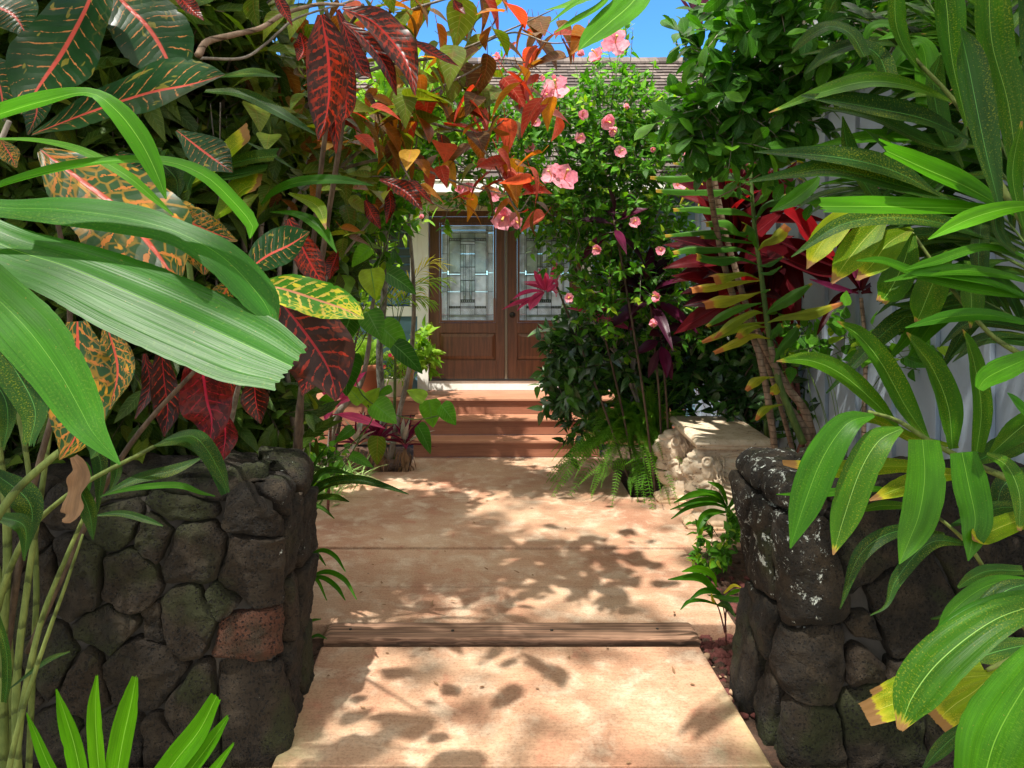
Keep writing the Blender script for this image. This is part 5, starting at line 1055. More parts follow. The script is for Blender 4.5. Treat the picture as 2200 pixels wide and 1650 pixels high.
for (x, y, L_, a, w_, k) in HL:
    d_ = 4.55+rs.randn()*.15; a = R(a); d = unit([math.cos(a), -.15+rs.randn()*.2, math.sin(a)]); mb = MB(); c = P(x, y, d_); l = L_*1.12*d_/F
    b = c-d*l*.35; leaves(mb, [b], [d], [[rs.randn()*.25, -.75, .65]], [l], [min(w_*1.15, L_*.95)*d_/F], 'heart', [.2], .1, 12, rs.rand(1, 2), across=6); mb.build('leaf', mm[k], pv, b)
mb = MB()
for s in ("720,480 700,620 745,700 760,800 790,860 880,900 960,890", "690,560 660,700 700,780 760,760 800,690 850,600", "640,1100 680,1010 760,950 800,900 790,870", "630,1180 700,1060 740,1000 780,930", "650,1130 690,1080 720,1015", "800,600 830,520 850,430"):
    p = pts(s, 4.6); tube(mb, p, [.004]*len(p), 5, 40)
mb.build('stems', GSTEM, pv, P(640, 1100, 4.6))

# slender trees in the bed left of the steps
def slim(lab, trunk, r, d0, d1, cr, mat, L, Wr, bark, seed, n=60, shape='lance', kind='tree', **kw):
    p = pts(trunk, d0, d1); g = p[0]; t = thing('tree', lab, kind, g); rs = np.random.RandomState(seed); mb = MB(); tube(mb, p, list(np.linspace(r[0], r[1], len(p))), 10, 40, wob=.06); mb.build('trunk', bark, t, g)
    mb, tw = MB(), MB(); q = foliage(mb, tw, cr, n, 7, L, Wr, rs, shape=shape, **kw)
    for c in q[::5]:
        k = p[np.argmin(np.linalg.norm(p-c, axis=1))]; tube(tw, [k, (k+c)/2+np.array([0, 0, .05]), c], [.007, .005, .003], 5, 8)
    o = mb.build('crown', mat, t, g); tw.build('branches', bark, o, g).location = (0, 0, 0); return t
slim('slender tree with lichen spotted trunk rising left of the steps', "822,985 822,880 815,760 825,640 828,520 812,400", (.043, .026), 7.35, 7.0, [(800, 330, 6.6, 90, 90, .3, 2), (760, 450, 6.6, 60, 80, .3, 1), (850, 420, 6.7, 50, 60, .2, 1)], M_HIB, (.12, .22), .3, BARKL, 51, 110)
slim('slender tree with a thin dark trunk just left of the white door casing', "838,985 855,900 878,800 888,700 888,600 878,470", (.03, .016), 7.3, 7.0, [(850, 380, 6.8, 60, 60, .25, 1), (900, 300, 6.6, 60, 70, .2, 1)], M_HIB, (.10, .2), .3, BARKG, 52, 60)
slim('pale branching shrub with bent trunk at the left of the bed', "705,1010 720,900 770,835 790,760 800,660 820,560", (.035, .012), 6.6, 6.4, [(740, 480, 6.2, 70, 70, .25, 1), (820, 480, 6.3, 60, 60, .2, 1)], M_HIB, (.12, .2), .35, BARKG, 53, 60)

# bromeliad-like purple rhoeo in the bed
rh = [(870, 955, 7.2, 'purple and silver striped rosette nearest the steps in the left bed'), (812, 950, 7.15, 'purple and silver striped rosette in the middle of the three beside the steps'), (768, 955, 7.1, 'purple and silver striped rosette left of the other two beside the steps')]
for i, (x, y, d, lab) in enumerate(rh):
    c = P(x, y+8, d); t = thing('rhoeo', lab, 'rhoeo', (c[0], c[1], -.03), 'rhoeo rosettes beside the steps'); rosette(t, 'leaf', M_RHO, c+np.array([0, 0, .03]), 17, .37, .058, (12, 82), .18, seed=60+i, K=6, fold=.3, pet=.02, alen=.02)
    mb = MB(); rs = np.random.RandomState(i)
    for k in range(70):
        a = rs.rand()*6.28; r_ = .03+.07*rs.rand(); z = rs.rand()*(c[2]+.01); q = np.array([c[0]+r_*math.cos(a), c[1]+r_*math.sin(a), z-.02]); leaves(mb, [q], [[math.cos(a), math.sin(a), -1.5]], [[math.cos(a), math.sin(a), .3]], [.07+.05*rs.rand()], [.014], 'strap', [.3], .2, 3, rs.rand(1, 2))
    tube(mb, [(c[0], c[1], -.05), c], [.03, .02], 7, 4); mb.build('dry_base', M_DEAD, t, (c[0], c[1], -.03))
c = P(712, 888, 5.9); t = thing('ti_plant', 'hot pink ti plant at the left end of the deck behind the wall', 'ti plant', (c[0], c[1], -.03)); rosette(t, 'leaf', M_TIP, c, 14, .38, .085, (-5, 80), .2, seed=71, fc=.5)
mb = MB(); tube(mb, [(c[0]-.03, c[1], -.05), c+np.array([0, 0, .1])], [.012, .012], 7, 6); mb.build('stem', RSTEM, t, (c[0], c[1], -.03))
for i, (x, y, d, lab) in enumerate(((670, 965, 6.2, 'clump of variegated strap leaves below the pink ti plant'), (725, 985, 6.7, 'clump of variegated strap leaves left of the rhoeo rosettes'), (640, 930, 6.6, 'clump of variegated strap leaves half hidden behind the left wall'))):
    c = P(x, y, d); c[2] = 0; t = thing('grass_clump', lab, 'grass', (c[0], c[1], -.03), 'variegated clumps in the left bed'); rs = np.random.RandomState(80+i); mb = MB(); n = 90
    a = rs.rand(n)*6.28; e = R(20)+rs.rand(n)*1.0; D_ = np.stack([np.cos(a)*np.cos(e), np.sin(a)*np.cos(e), np.sin(e)], 1); B = np.stack([c[0]+.12*rs.randn(n), c[1]+.1*rs.randn(n), np.full(n, -.02)+rs.rand(n)*.1], 1)
    leaves(mb, B, D_, -D_*.5+np.array([0, 0, 1]), .16+.16*rs.rand(n), .018, 'lance', .45, .2, 5, rs.rand(n, 2)); mb.build('blades', M_VAR, t, (c[0], c[1], -.03))
shrub('shrub', 'small round leaved weeds at the back corner of the left wall', 'shrub', (-1.35, 5.9, -.03), [(690, 1010, 5.8, 40, 30, .2, 1), (650, 960, 6.0, 40, 50, .2, 1)], 40, 5, (.05, .10), .7, M_HIB, 91, nb=4, shape='egg', tl=(.05, .15))

# plants in the deck pots
def fernplant(lab, base, c, n, L, Lp, mat, seed, az=(0, 360), el=(10, 75), fall=.5, nf=30, grp=None, name='fern'):
    rs = np.random.RandomState(seed); t = thing(name, lab, 'fern', base, grp)
    for i in range(n):
        a = R(az[0]+(az[1]-az[0])*rs.rand()); e = R(el[0]+(el[1]-el[0])*rs.rand()); l = L*(.6+.5*rs.rand()); d = np.array([math.cos(a)*math.cos(e), math.sin(a)*math.cos(e), math.sin(e)])
        p = [np.array(c)+d*l*x-np.array([0, 0, fall*l*x**2.2]) for x in (0, .3, .6, .85, 1)]; mb = MB()
        frond(mb, p, Lp, nf, rs=rs, nrm=(rs.randn()*.2, -.3, 1)); mb.build('frond', mat, t, p[0])
    return t
fernplant('sunlit lime green fern in the large terracotta pot', (-1.28, 8.42, .87), (-1.28, 8.42, .88), 54, .85, .075, M_FERNL, 101, el=(25, 85))
fernplant('sunlit lime green fern arching in front of the white door casing', (-.84, 8.60, .84), (-.86, 8.5, 1.0), 14, .55, .06, M_FERNL, 102, az=(200, 380), el=(20, 75))
shrub('potted_plant', 'glossy bright green leafy plant in the tan pot by the door', 'potted plant', (-.84, 8.60, .83), [(905, 745, 8.45, 30, 42, .12, 1), (915, 775, 8.4, 16, 18, .1, .5)], 26, 5, (.10, .18), .5, M_LIME, 103, GSTEM, 4, .006, shape='egg', curl=.4, tl=(.06, .14))
t = shrub('potted_plant', 'fine leaved plant with small red blossoms in the pale cream pot', 'potted plant', (-.945, 8.36, .73), [(853, 790, 8.3, 26, 24, .1, 1)], 60, 6, (.04, .09), .2, M_LIME, 104, GSTEM, 4, .004, shape='lance', tl=(.06, .14))
mb = MB(); rs = np.random.RandomState(7)
for (x, y) in ((838, 763), (864, 766), (866, 776), (826, 788), (846, 768), (858, 760)):
    c = P(x, y, 8.22)
    for k in range(5): a = k*1.257; leaves(mb, [c], [[math.cos(a), -.3, math.sin(a)]], [[0, -1, 0]], [.026], [.026], 'obov', [.1], .05, 3)
mb.build('blossom', M_REDF, t, P(846, 770, 8.22))
gp_ = thing('palm', 'small golden feathery palm left of the door', 'palm', (-1.0, 7.6, -.03))
for i, (s, L_) in enumerate((("850,720 880,620 915,570 945,565", .20), ("850,720 870,640 900,610 960,600", .18), ("850,720 840,640 830,600 790,590", .16), ("850,720 860,650 890,640 930,650", .14))):
    palmfrond(gp_, 'frond', M_YEL if i % 2 == 0 else M_LIME, pts(s, 7.2, 7.1), 16, L_*1.3, .014, .5, 110+i, rr=.005, t0=.35)
stem(gp_, 'stem', GSTEM, "845,985 848,850 850,720", (.02, .012), 7.6, 7.2)
shrub('shrub', 'bright green shrub with narrow leaves beside the house window', 'shrub', (-1.5, 7.6, -.03), [(780, 560, 7.6, 60, 110, .25, 2), (740, 680, 7.5, 50, 90, .2, 1), (850, 480, 7.6, 50, 40, .2, .6)], 90, 6, (.09, .17), .3, M_LIME, 25, nb=10, shape='lance')

# strap plants leaning on the left wall's path side
sm1 = thing('strap_plant', 'small dark green strap leaved plant leaning out at the back corner of the left wall', 'plant', (-1.05, 4.05, -.03), 'small strap plants by the left wall')
for s, w in (("640,1095 670,1060 710,1035 770,1030 830,1045 878,1062", "6 20 22 20 12 2"), ("640,1100 680,1070 720,1068 750,1078", "5 12 14 2"), ("640,1100 660,1050 700,1010 760,1020", "5 14 16 2"), ("636,1100 650,1080 690,1090 718,1114", "4 9 9 2"), ("636,1110 660,1040 680,990 700,960", "4 8 8 2")): blade(sm1, 'leaf', M_PALMD, s, w, 4.0, 3.8, n=18, m=4, fold=.25)
stem(sm1, 'stem', GSTEM, "620,1330 632,1200 638,1095", (.006, .006), 4.05, 4.0)
sm2 = thing('strap_plant', 'small green strap leaved plant growing beside the left wall next to the path', 'plant', (-.88, 3.75, -.03), 'small strap plants by the left wall')
for s, w in (("655,1200 690,1182 720,1195 742,1228", "3 9 9 2"), ("655,1245 700,1228 740,1245 766,1288", "3 10 10 2"), ("655,1250 690,1240 722,1260 742,1290", "3 9 10 2"), ("650,1185 680,1190 700,1215", "3 8 2"), ("650,1240 680,1245 702,1290", "3 8 2"), ("652,1360 668,1335 690,1330", "2 7 2"), ("655,1380 680,1365 702,1372", "2 7 2"), ("652,1345 660,1330 655,1310", "2 6 2")): blade(sm2, 'leaf', M_PALM, s, w, 3.7, 3.55, n=14, m=4, fold=.25)
stem(sm2, 'stem', GSTEM, "625,1400 635,1330 640,1190", (.003, .002), 3.72, 3.7)

# ================================================================== CENTRE AND RIGHT
# hibiscus
hb = thing('hibiscus_bush', 'large hibiscus bush with pink blossoms beside the front door', 'bush', (1.95, 6.9, -.03))
HBL = [(1300, 250, 5.9, 130, 70, .4, 1.0), (1240, 330, 5.9, 170, 80, .45, 2), (1350, 400, 5.9, 130, 130, .45, 2.4), (1250, 470, 5.9, 120, 100, .4, 1.7), (1330, 560, 6.0, 140, 120, .45, 2.2), (1300, 640, 6.1, 50, 90, .3, .7), (1400, 300, 5.9, 80, 110, .35, .8),
       (1060, 300, 5.5, 120, 60, .3, .8), (1130, 250, 5.7, 100, 60, .3, .7), (960, 330, 5.5, 80, 60, .3, .55), (1020, 440, 5.6, 100, 25, .25, .30), (950, 440, 5.6, 70, 25, .2, .16), (1150, 430, 5.7, 60, 60, .3, .6), (1460, 600, 6.1, 90, 150, .35, 1.2), (1310, 180, 5.9, 60, 60, .3, .25), (1390, 700, 6.3, 110, 80, .3, .8), (950, 250, 5.6, 100, 60, .3, .4)]
rs = np.random.RandomState(41); np.random.seed(41); mb, tw = MB(), MB()
q = foliage(mb, tw, HBL, 1750, 7, (.045, .10), .52, rs, 'egg', up=.5, tl=(.08, .2), curl=.2)
SH = [(1330, 105, 1310, 260), (1360, 60, 1345, 260), (1290, 170, 1300, 280), (1245, 150, 1255, 270), (1385, 190, 1370, 300), (1270, 120, 1290, 240), (1385, 160, 1375, 250), (1180, 150, 1200, 260), (1345, 40, 1345, 120), (1150, 180, 1170, 280), (1215, 200, 1215, 280), (1075, 90, 1100, 260), (1120, 190, 1130, 280), (1405, 130, 1395, 230), (1040, 150, 1060, 260)]
for (x, y, x2, y2) in SH:
    a, b = P(x2, y2, 5.8), P(x, y, 5.7); n = 16; t_ = np.linspace(.05, 1, n)[:, None]; B = a*(1-t_)+b*t_; D_ = rs.randn(n, 3)+np.array([0, 0, .7]); leaves(mb, B, D_, rs.randn(n, 3)*.4+np.array([0, -.2, 1]), .05+.045*rs.rand(n), .036, 'egg', .2, .1, 5, np.stack([.4+.59*rs.rand(n), rs.rand(n)], 1)); tube(tw, [a, (a+b)/2, b], [.006, .004, .002], 5, 8)
mb.build('foliage', M_HIB, hb, (1.95, 6.9, -.03))
tg = q[rs.choice(len(q), 24, replace=False)]
for k in range(0, 24, 8): branches(tw, np.array([1.75+rs.randn()*.12, 6.95, -.05]), tg[k:k+8], rs, .022, .004)
tw.build('branches', BARKG, hb, (1.95, 6.9, -.03))
def flower(parent, x, y, d, r, face, seed, closed=0, mat=None):
    rs = np.random.RandomState(seed); c = P(x, y, d); f = unit(face); u = unit(np.cross(f, [0.01, .02, 1])); v = np.cross(f, u); mb = MB()
    for k in range(5):
        a = k*1.2566+rs.rand(); dd = (u*math.cos(a)+v*math.sin(a))*(1-closed)+f*(.35+closed*1.4); mb_rnd = rs.rand(1, 2)
        p = [c, c+unit(dd)*r*.5, c+unit(dd)*r*.95+rs.randn(3)*r*.06-f*r*.12*(1-closed)]
        ribbon(mb, p, [r*.16, r*.85, r*.62], nrm=f+rs.randn(3)*.1-unit(dd)*.3, n=8, m=6, wave=.10, fold=.05, seed=seed*7+k, rnd=mb_rnd[0])
    o = mb.build('flower', mat or M_PINK, parent, c); mb = MB(); tube(mb, [c, c+f*r*.7+np.array([0, 0, .01]), c+f*r*1.05], [r*.05, r*.05, r*.10], 6, 8); mb.build('stamen', M_STAM, o, c); return o
for i, (x, y, r, f, cl) in enumerate([(1322, 92, 36, (-.1, -1, .1), 0), (1288, 128, 30, (-.6, -.5, .5), .35), (1255, 118, 18, (-.7, -.4, .3), .7), (1195, 190, 34, (-.2, -1, .3), .05), (1178, 205, 22, (-.3, -1, -.2), .2), (1300, 262, 26, (.3, -.9, -.3), .3), (1345, 222, 16, (0, -.5, -.9), .7), (1310, 278, 20, (.5, -.7, -.5), .4), (1212, 385, 38, (.1, -.9, .4), .1), (1185, 378, 26, (-.4, -.9, .3), .15), (1008, 415, 26, (-.3, -.8, .5), .3), (1085, 465, 36, (-.2, -.9, -.3), .25), (1105, 475, 22, (.3, -.9, -.3), .2), (1290, 538, 22, (-.7, -.5, .1), .4), (1417, 640, 22, (-.8, -.5, .2), .4), (1402, 685, 20, (0, -.6, -.8), .6), (1455, 400, 24, (.1, -.9, .3), .2), (1478, 332, 22, (-.2, -.9, .5), .3), (1075, 125, 20, (-.8, -.4, .1), .4), (906, 460, 12, (0, -.6, -.7), .6), (1250, 250, 18, (.1, -.9, .2), .3), (1165, 175, 14, (0, -.3, .9), .7), (1190, 172, 12, (0, -.3, .9), .7), (1410, 300, 14, (.3, -.8, -.3), .5), (1150, 265, 16, (0, -.9, 0), .3), (1090, 300, 16, (-.3, -.9, -.2), .4), (1400, 320, 12, (.2, -.9, -.4), .5), (1530, 360, 22, (.2, -.9, .4), .3), (1060, 420, 22, (.2, -.9, .2), .2), (985, 410, 18, (.3, -.9, .2), .4), (1240, 300, 20, (.4, -.9, .2), .3), (1140, 320, 20, (-.4, -.9, .2), .3), (1360, 480, 20, (.1, -.9, .2), .3), (1225, 640, 18, (-.3, -.9, 0), .4), (1330, 330, 20, (.2, -.9, .2), .2), (1420, 540, 16, (-.3, -.9, .2), .3)]):
    d = 5.35 if x > 1000 else 5.3; flower(hb, x, y, d, r*.92*d/F, f, 300+i, cl)
# dark glossy bush at the foot of the hibiscus
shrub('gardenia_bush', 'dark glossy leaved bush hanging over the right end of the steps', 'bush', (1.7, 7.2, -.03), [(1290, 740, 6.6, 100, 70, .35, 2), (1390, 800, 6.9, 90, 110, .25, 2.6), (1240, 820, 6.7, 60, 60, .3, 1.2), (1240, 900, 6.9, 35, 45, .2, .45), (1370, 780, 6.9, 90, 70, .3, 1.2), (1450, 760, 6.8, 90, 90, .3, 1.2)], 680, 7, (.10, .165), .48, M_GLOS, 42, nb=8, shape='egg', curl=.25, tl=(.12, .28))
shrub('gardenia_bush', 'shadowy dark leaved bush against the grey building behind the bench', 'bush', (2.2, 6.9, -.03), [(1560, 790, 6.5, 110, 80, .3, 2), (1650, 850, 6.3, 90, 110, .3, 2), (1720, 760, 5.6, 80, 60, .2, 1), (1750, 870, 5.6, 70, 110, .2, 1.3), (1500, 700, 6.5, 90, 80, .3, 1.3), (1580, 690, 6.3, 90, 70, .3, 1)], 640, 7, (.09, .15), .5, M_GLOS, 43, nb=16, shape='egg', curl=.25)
# Boston ferns
fernplant('big Boston fern spilling onto the patio beside the bench', (1.55, 6.75, -.03), (1.48, 6.72, .45), 98, .95, .065, M_FERN, 111, az=(120, 300), el=(-5, 86), fall=.75, nf=40)
fernplant('tall upright Boston fern rising against the dark bush left of the bench', (1.62, 6.65, -.03), (1.62, 6.60, .40), 70, 1.25, .065, M_FERN, 112, az=(150, 330), el=(50, 88), fall=.5, nf=40)
t = thing('fern', 'small trailing fern creeping over the patio edge left of the bench', 'fern', (1.5, 6.4, -.03))
for i, s in enumerate(("1390,1020 1370,1010 1355,1035 1355,1068", "1385,1005 1340,990 1280,1010 1240,1045", "1395,1010 1420,985 1395,1000 1375,1055", "1390,1010 1330,1000 1300,1020 1290,1052", "1400,1010 1410,960 1380,975 1340,1000")):
    mb = MB(); frond(mb, pts(s, 6.5, 6.1), .055, 34, rs=np.random.RandomState(i), nrm=(0, -.6, .8)); mb.build('frond', M_FERN, t, pts(s, 6.5, 6.1)[0])

# ti plants
def ti(lab, c, base, mat, n, L, W, seed, name='ti_plant', st_=RSTEM, grp=None, **kw):
    t = thing(name, lab, 'ti plant', base, grp); rosette(t, 'leaf', mat, c, n, L, W, seed=seed, fc=.6, **kw)
    mb = MB(); b = np.array(base, float); cc = np.array(c); tube(mb, [b-np.array([0, 0, .03]), b*.5+cc*.5+np.array([.03, 0, 0]), cc+np.array([0, 0, .1])], [.011, .010, .009], 8, 14, wob=.05); mb.build('stem', BARKD, t, base); return t
ti('bright pink ti plant in front of the right door leaf', P(1195, 635, 6.3), (1.45, 6.5, -.03), M_TIP, 5, .26, .07, 121, el=(30, 80), az=(90, 330), curl=.25)
for s_, w_ in (("925,850 830,900 720,930 612,980|8 36 34 2", 1), ("925,850 850,890 770,940 722,992|8 30 26 2", 1), ("925,855 880,880 840,930 818,985|8 60 70 3", 1), ("920,845 840,840 760,860 690,905|6 30 30 2", 1), ("930,840 880,810 830,797 775,790|6 24 22 2", 1), ("935,840 900,790 870,730 850,690|8 44 44 3", 1), ("935,840 930,780 910,720 882,678|8 44 40 3", 1), ("940,840 945,780 940,730 932,690|8 40 36 3", 1), ("945,840 965,790 985,760 992,735|8 44 36 3", 1), ("945,850 980,820 1005,805 1020,795|8 36 30 3", 1)):
    a_, b_ = s_.split('|'); t_ = [o for o in COL.objects if o.get('label', '').startswith('bright pink ti')][0]; blade(t_, 'leaf', M_TIP, a_, b_, 6.25, 6.15, tf=(900, 380, 3.4375), n=14, m=6, fold=.2, nrm=(0, -.9, .4))
ti('deep pink ti plant partly hidden in the hibiscus', P(1285, 690, 6.2), (1.5, 6.6, -.03), M_TIP, 12, .34, .085, 122, el=(-10, 80))
ti('blackish purple ti plant with drooping leaves among the hibiscus', P(1395, 650, 5.9), (1.7, 6.5, -.03), M_TID, 20, .46, .10, 123, el=(-45, 70), curl=.35)
ti('smaller blackish purple ti plant above the fern', P(1420, 745, 6.0), (1.72, 6.4, -.03), M_TID, 9, .28, .09, 124, el=(-70, 20), curl=.2)
ti('dark wine ti plant glimpsed high in the hibiscus', P(1320, 500, 5.6), (1.6, 6.3, -.03), M_TID, 8, .34, .085, 125, el=(-30, 50), curl=.3)
def mred(rs): return M_TIR
tr_ = thing('ti_plant', 'large crimson ti plant with broad leaves behind the green curled leaf stem', 'ti plant', (2.05, 5.4, -.03))
for c, n, L_, W_, el, az in ((P(1570, 470, 5.0), 20, .48, .13, (25, 88), (0, 360)), (P(1575, 570, 5.0), 22, .50, .14, (-10, 80), (80, 320)), (P(1660, 540, 5.0), 22, .62, .16, (-88, -35), (0, 360)), (P(1585, 640, 5.0), 18, .44, .14, (-25, 60), (90, 300)), (P(1640, 480, 5.0), 12, .42, .12, (10, 88), (0, 360))):
    rosette(tr_, 'leaf', M_TIR, c, n, L_, W_, el, .2, az=az, pet=.1, K=10, fc=.7)
mb = MB()
for s in ("1560,1150 1720,960 1690,800 1640,700 1600,600", "1740,1000 1715,850 1700,760 1660,640 1560,480"): p = pts(s, 5.4, 5.3); p[0, 2] = -.05; tube(mb, p, [.018]*len(p), 8, 30)
mb.build('stem', RSTEM, tr_, (2.05, 5.4, -.03))
for s, w, m_ in (("1800,560 1760,520 1720,470 1686,455", "16 50 62 14", M_TIRB), ("1830,590 1760,575 1680,545 1605,535", "10 48 50 5", M_TIR), ("1820,580 1770,550 1720,530 1670,515", "10 44 46 6", M_TIR)): blade(tr_, 'leaf', m_, s, w, 4.7, 4.6, n=20, m=6, fold=.2)
t3 = thing('ti_plant', 'red stemmed ti plant with few long leaves against the grey siding', 'ti plant', (2.3, 4.6, -.03))
for s, w, m_ in (("1850,625 1870,560 1900,510 1940,470", "8 30 34 3", M_TIR), ("1850,630 1900,610 1940,560", "6 26 3", M_TIR), ("1845,620 1800,640 1770,690 1755,720", "6 14 12 2", M_TIR), ("1850,625 1820,560 1830,480 1850,390", "8 40 44 4", M_TIR), ("1855,620 1900,600 1960,610", "6 14 3", M_TID), ("1850,620 1840,560 1870,430 1905,395", "6 30 40 8", M_TIP), ("1845,630 1790,615 1740,600", "5 20 3", M_TID)): blade(t3, 'leaf', m_, s, w, 4.55, 4.4, n=18, m=6, fold=.2)
stem(t3, 'stem', BARKR, "1858,1120 1856,900 1860,760 1850,640", (.016, .012), 4.6, 4.55)
# top ti plant against the sky
t4 = thing('ti_plant', 'small dark purple ti plant silhouetted against the sky at the top', 'ti plant', (1.75, 5.0, -.03))
for s, w in (("1500,70 1490,35 1470,5 1450,-20", "6 8 10 4"), ("1500,70 1495,30 1488,-10 1480,-60", "6 14 30 30"), ("1502,70 1508,30 1512,-10 1520,-50", "6 12 26 20"), ("1503,70 1530,40 1560,10", "4 6 2")): blade(t4, 'leaf', M_TID, s, w, 4.4, n=14, m=4, fold=.25)
stem(t4, 'stem', BARKR, "1750,1140 1670,850 1590,620 1545,430 1515,250 1505,130 1500,66", (.018, .010), 4.9, 4.4)

# song of India style stem with curled green leaves
dr = thing('dracaena', 'tall leaning stem ringed with curled green and yellow tipped leaves above the bench', 'dracaena', (2.05, 4.55, -.03))
TF = (1380, 330, 2.894)
DL = ["660,110 600,75 400,75 190,62|6 60 66 18", "680,200 560,150 430,142 200,160 45,150|8 70 74 60 34", "690,300 560,250 430,245 230,240 80,232|8 60 66 56 34", "690,400 600,365 480,360 340,350 190,350|8 50 66 60 30", "700,480 600,500 520,440 390,440|8 50 80 40", "705,540 560,495 430,490 140,512|8 30 50 26", "710,560 560,540 450,520 360,520|8 40 50 20", "712,640 600,595 450,600 300,600 190,618|8 34 60 66 30", "718,690 600,655 470,670 330,640|8 40 80 60", "725,780 640,750 520,770 430,790|8 30 70 90", "730,790 620,800 480,825 300,850|8 30 60 56", "735,860 640,890 500,920 380,945|8 40 90 60", "740,930 640,950 520,1000 400,1075|8 40 60 20", "750,990 690,990 560,1060 445,1150|8 40 60 16", "760,1050 640,1070 520,1110 370,1175|8 40 60 20", "770,1080 710,1075 640,1100 590,1150|8 30 60 30", "790,1150 690,1135 580,1180 445,1240|8 40 56 24",
      "720,600 760,560 830,530 905,450|8 40 80 60", "715,590 690,540 660,490 620,450|10 60 110 80", "770,1000 820,960 920,900 1055,808|8 50 80 16", "780,1050 880,1020 1040,1000 1245,930|8 40 80 20", "820,1300 860,1220 920,1150 975,1065|8 40 70 20", "795,1160 820,1120 850,1090 880,1065|8 50 70 40", "820,1390 760,1395 700,1420 645,1475|8 24 60 20", "830,1430 825,1470 800,1500|8 60 16", "870,1560 800,1575 750,1600 705,1660|8 26 50 14", "700,420 760,330 840,300 900,250|8 40 60 10", "690,330 750,280 820,200|8 50 10", "740,870 760,860 800,845|8 40 14", "680,150 730,90 800,60|8 40 8", "725,700 790,690 880,640|8 40 10", "690,260 640,240 600,215|6 50 20", "730,740 790,745 870,700|8 40 8"]
for i, s in enumerate(DL):
    a, w = s.split('|'); yel = i in (9, 10, 11, 13, 14, 15, 16, 17, 23, 24, 25, 20); 
    blade(dr, 'leaf', M_DRY if yel else M_DRA, a, w, 4.45, 4.35, tf=TF, n=24, m=8, fold=-.35, wave=.07, nrm=(0, -.75, .66))
stem(dr, 'stem', GSTEM, "1000,1800 900,1560 850,1420 800,1200 770,1000 740,760 705,520 685,300 670,60", (.024, .010), 4.5, 4.45, tf=TF, n=10)
stem(dr, 'stem', BARKR, "1060,1850 1000,1700 900,1560 850,1420 800,1200", (.03, .018), 4.56, 4.47, tf=TF, n=10)
stem(dr, 'stem', BARKR, "1080,1850 1010,1600 900,1450 760,1200 650,950 560,650 470,350 430,80", (.03, .014), 4.7, 4.75, tf=TF, n=10)

# yellow palm behind
yp = thing('palm', 'bright yellow feathery palm behind the red leaves against the grey building', 'palm', (2.1, 6.2, -.03))
for i, (s, L_) in enumerate((("1640,420 1640,330 1665,260 1720,225", .34), ("1640,420 1600,340 1560,310 1520,330", .3), ("1640,420 1680,330 1700,300 1740,280", .3), ("1640,430 1590,380 1540,370 1500,400", .26), ("1640,420 1620,330 1600,290 1590,260", .3))): palmfrond(yp, 'frond', M_YEL, pts(s, 5.6, 5.4), 15, L_, .022, .6, 130+i, rr=.006)
stem(yp, 'stem', GSTEM, "1650,1090 1645,750 1640,420", (.03, .015), 6.0, 5.6)

# leafy tree upper right
tt = shrub('tree', 'thin trunked tree with small glossy leaves across the top right', 'tree', (1.95, 4.1, -.03), [(1540, 110, 3.7, 50, 60, .25, .4), (1630, 80, 3.6, 90, 90, .35, 1.3), (1680, 170, 3.6, 90, 100, .3, 1.6), (1510, 240, 3.7, 50, 70, .25, .9), (1560, 280, 3.7, 90, 60, .25, 1.0), (1700, 30, 3.5, 150, 60, .4, 1.6), (1620, 360, 3.8, 80, 40, .2, .5), (1820, 60, 3.3, 130, 100, .3, 1.2), (1620, 0, 3.6, 80, 40, .3, .6), (1660, 250, 3.6, 70, 50, .25, .8), (1990, 60, 3.1, 150, 100, .3, 1.0)], 270, 7, (.09, .15), .5, M_TREE, 44, BARKG, 0, .022, shape='obov', tl=(.08, .22), up=.1, curl=.25, crown='crown')
mb = MB(); p_ = np.array([[2.03, 4.6, -.05], P(1640, 800, 4.5), P(1570, 620, 4.5), P(1532, 450, 4.3), P(1512, 280, 4.0), P(1508, 150, 3.8)]); tube(mb, p_, [.022, .021, .02, .018, .015, .011], 8, 40, wob=.05)
for s, r_ in (("1520,350 1560,260 1640,190 1700,160", .006), ("1508,200 1560,130 1620,80 1660,40", .007), ("1516,300 1590,230 1680,210 1740,180", .005), ("1620,80 1720,60 1830,60 1990,60", .005), ("1510,220 1480,180 1470,130", .004), ("1530,430 1590,400 1640,370", .004), ("1525,380 1600,330 1690,270", .005)): q_ = pts(s, 4.0, 3.6); tube(mb, q_, list(np.linspace(r_, .002, len(q_))), 5, 20, wob=.05)
mb.build('trunk', BARKR, tt, (1.95, 4.1, -.03))
# top hanging palm leaflets
tp = thing('palm', 'palm leaflets hanging into the sky from the top edge', 'palm', (.35, 1.3, 3.4))
for s, w in (("1400,-60 1360,0 1310,45 1270,80 1243,108", "30 70 70 44 3"), ("1320,-70 1260,-10 1220,10 1170,22", "5 26 20 2"), ("1330,-70 1300,0 1240,40 1192,70", "4 14 18 2"), ("1360,-60 1290,-10 1240,5 1180,50", "4 12 14 2")): blade(tp, 'leaflet', M_PALMB, s, w, 2.2, 2.0, n=24, m=10, pleat=.02, fold=.08)
stem(tp, 'stem', GSTEM, "1320,-70 1370,-200 1500,-420", (.01, .02), 2.2, 2.2)
tp.location = P(1500, -420, 2.2)
for ch in tp.children: ch.location = ch.location+Vector((.35, 1.3, 3.4))-Vector(P(1500, -420, 2.2))

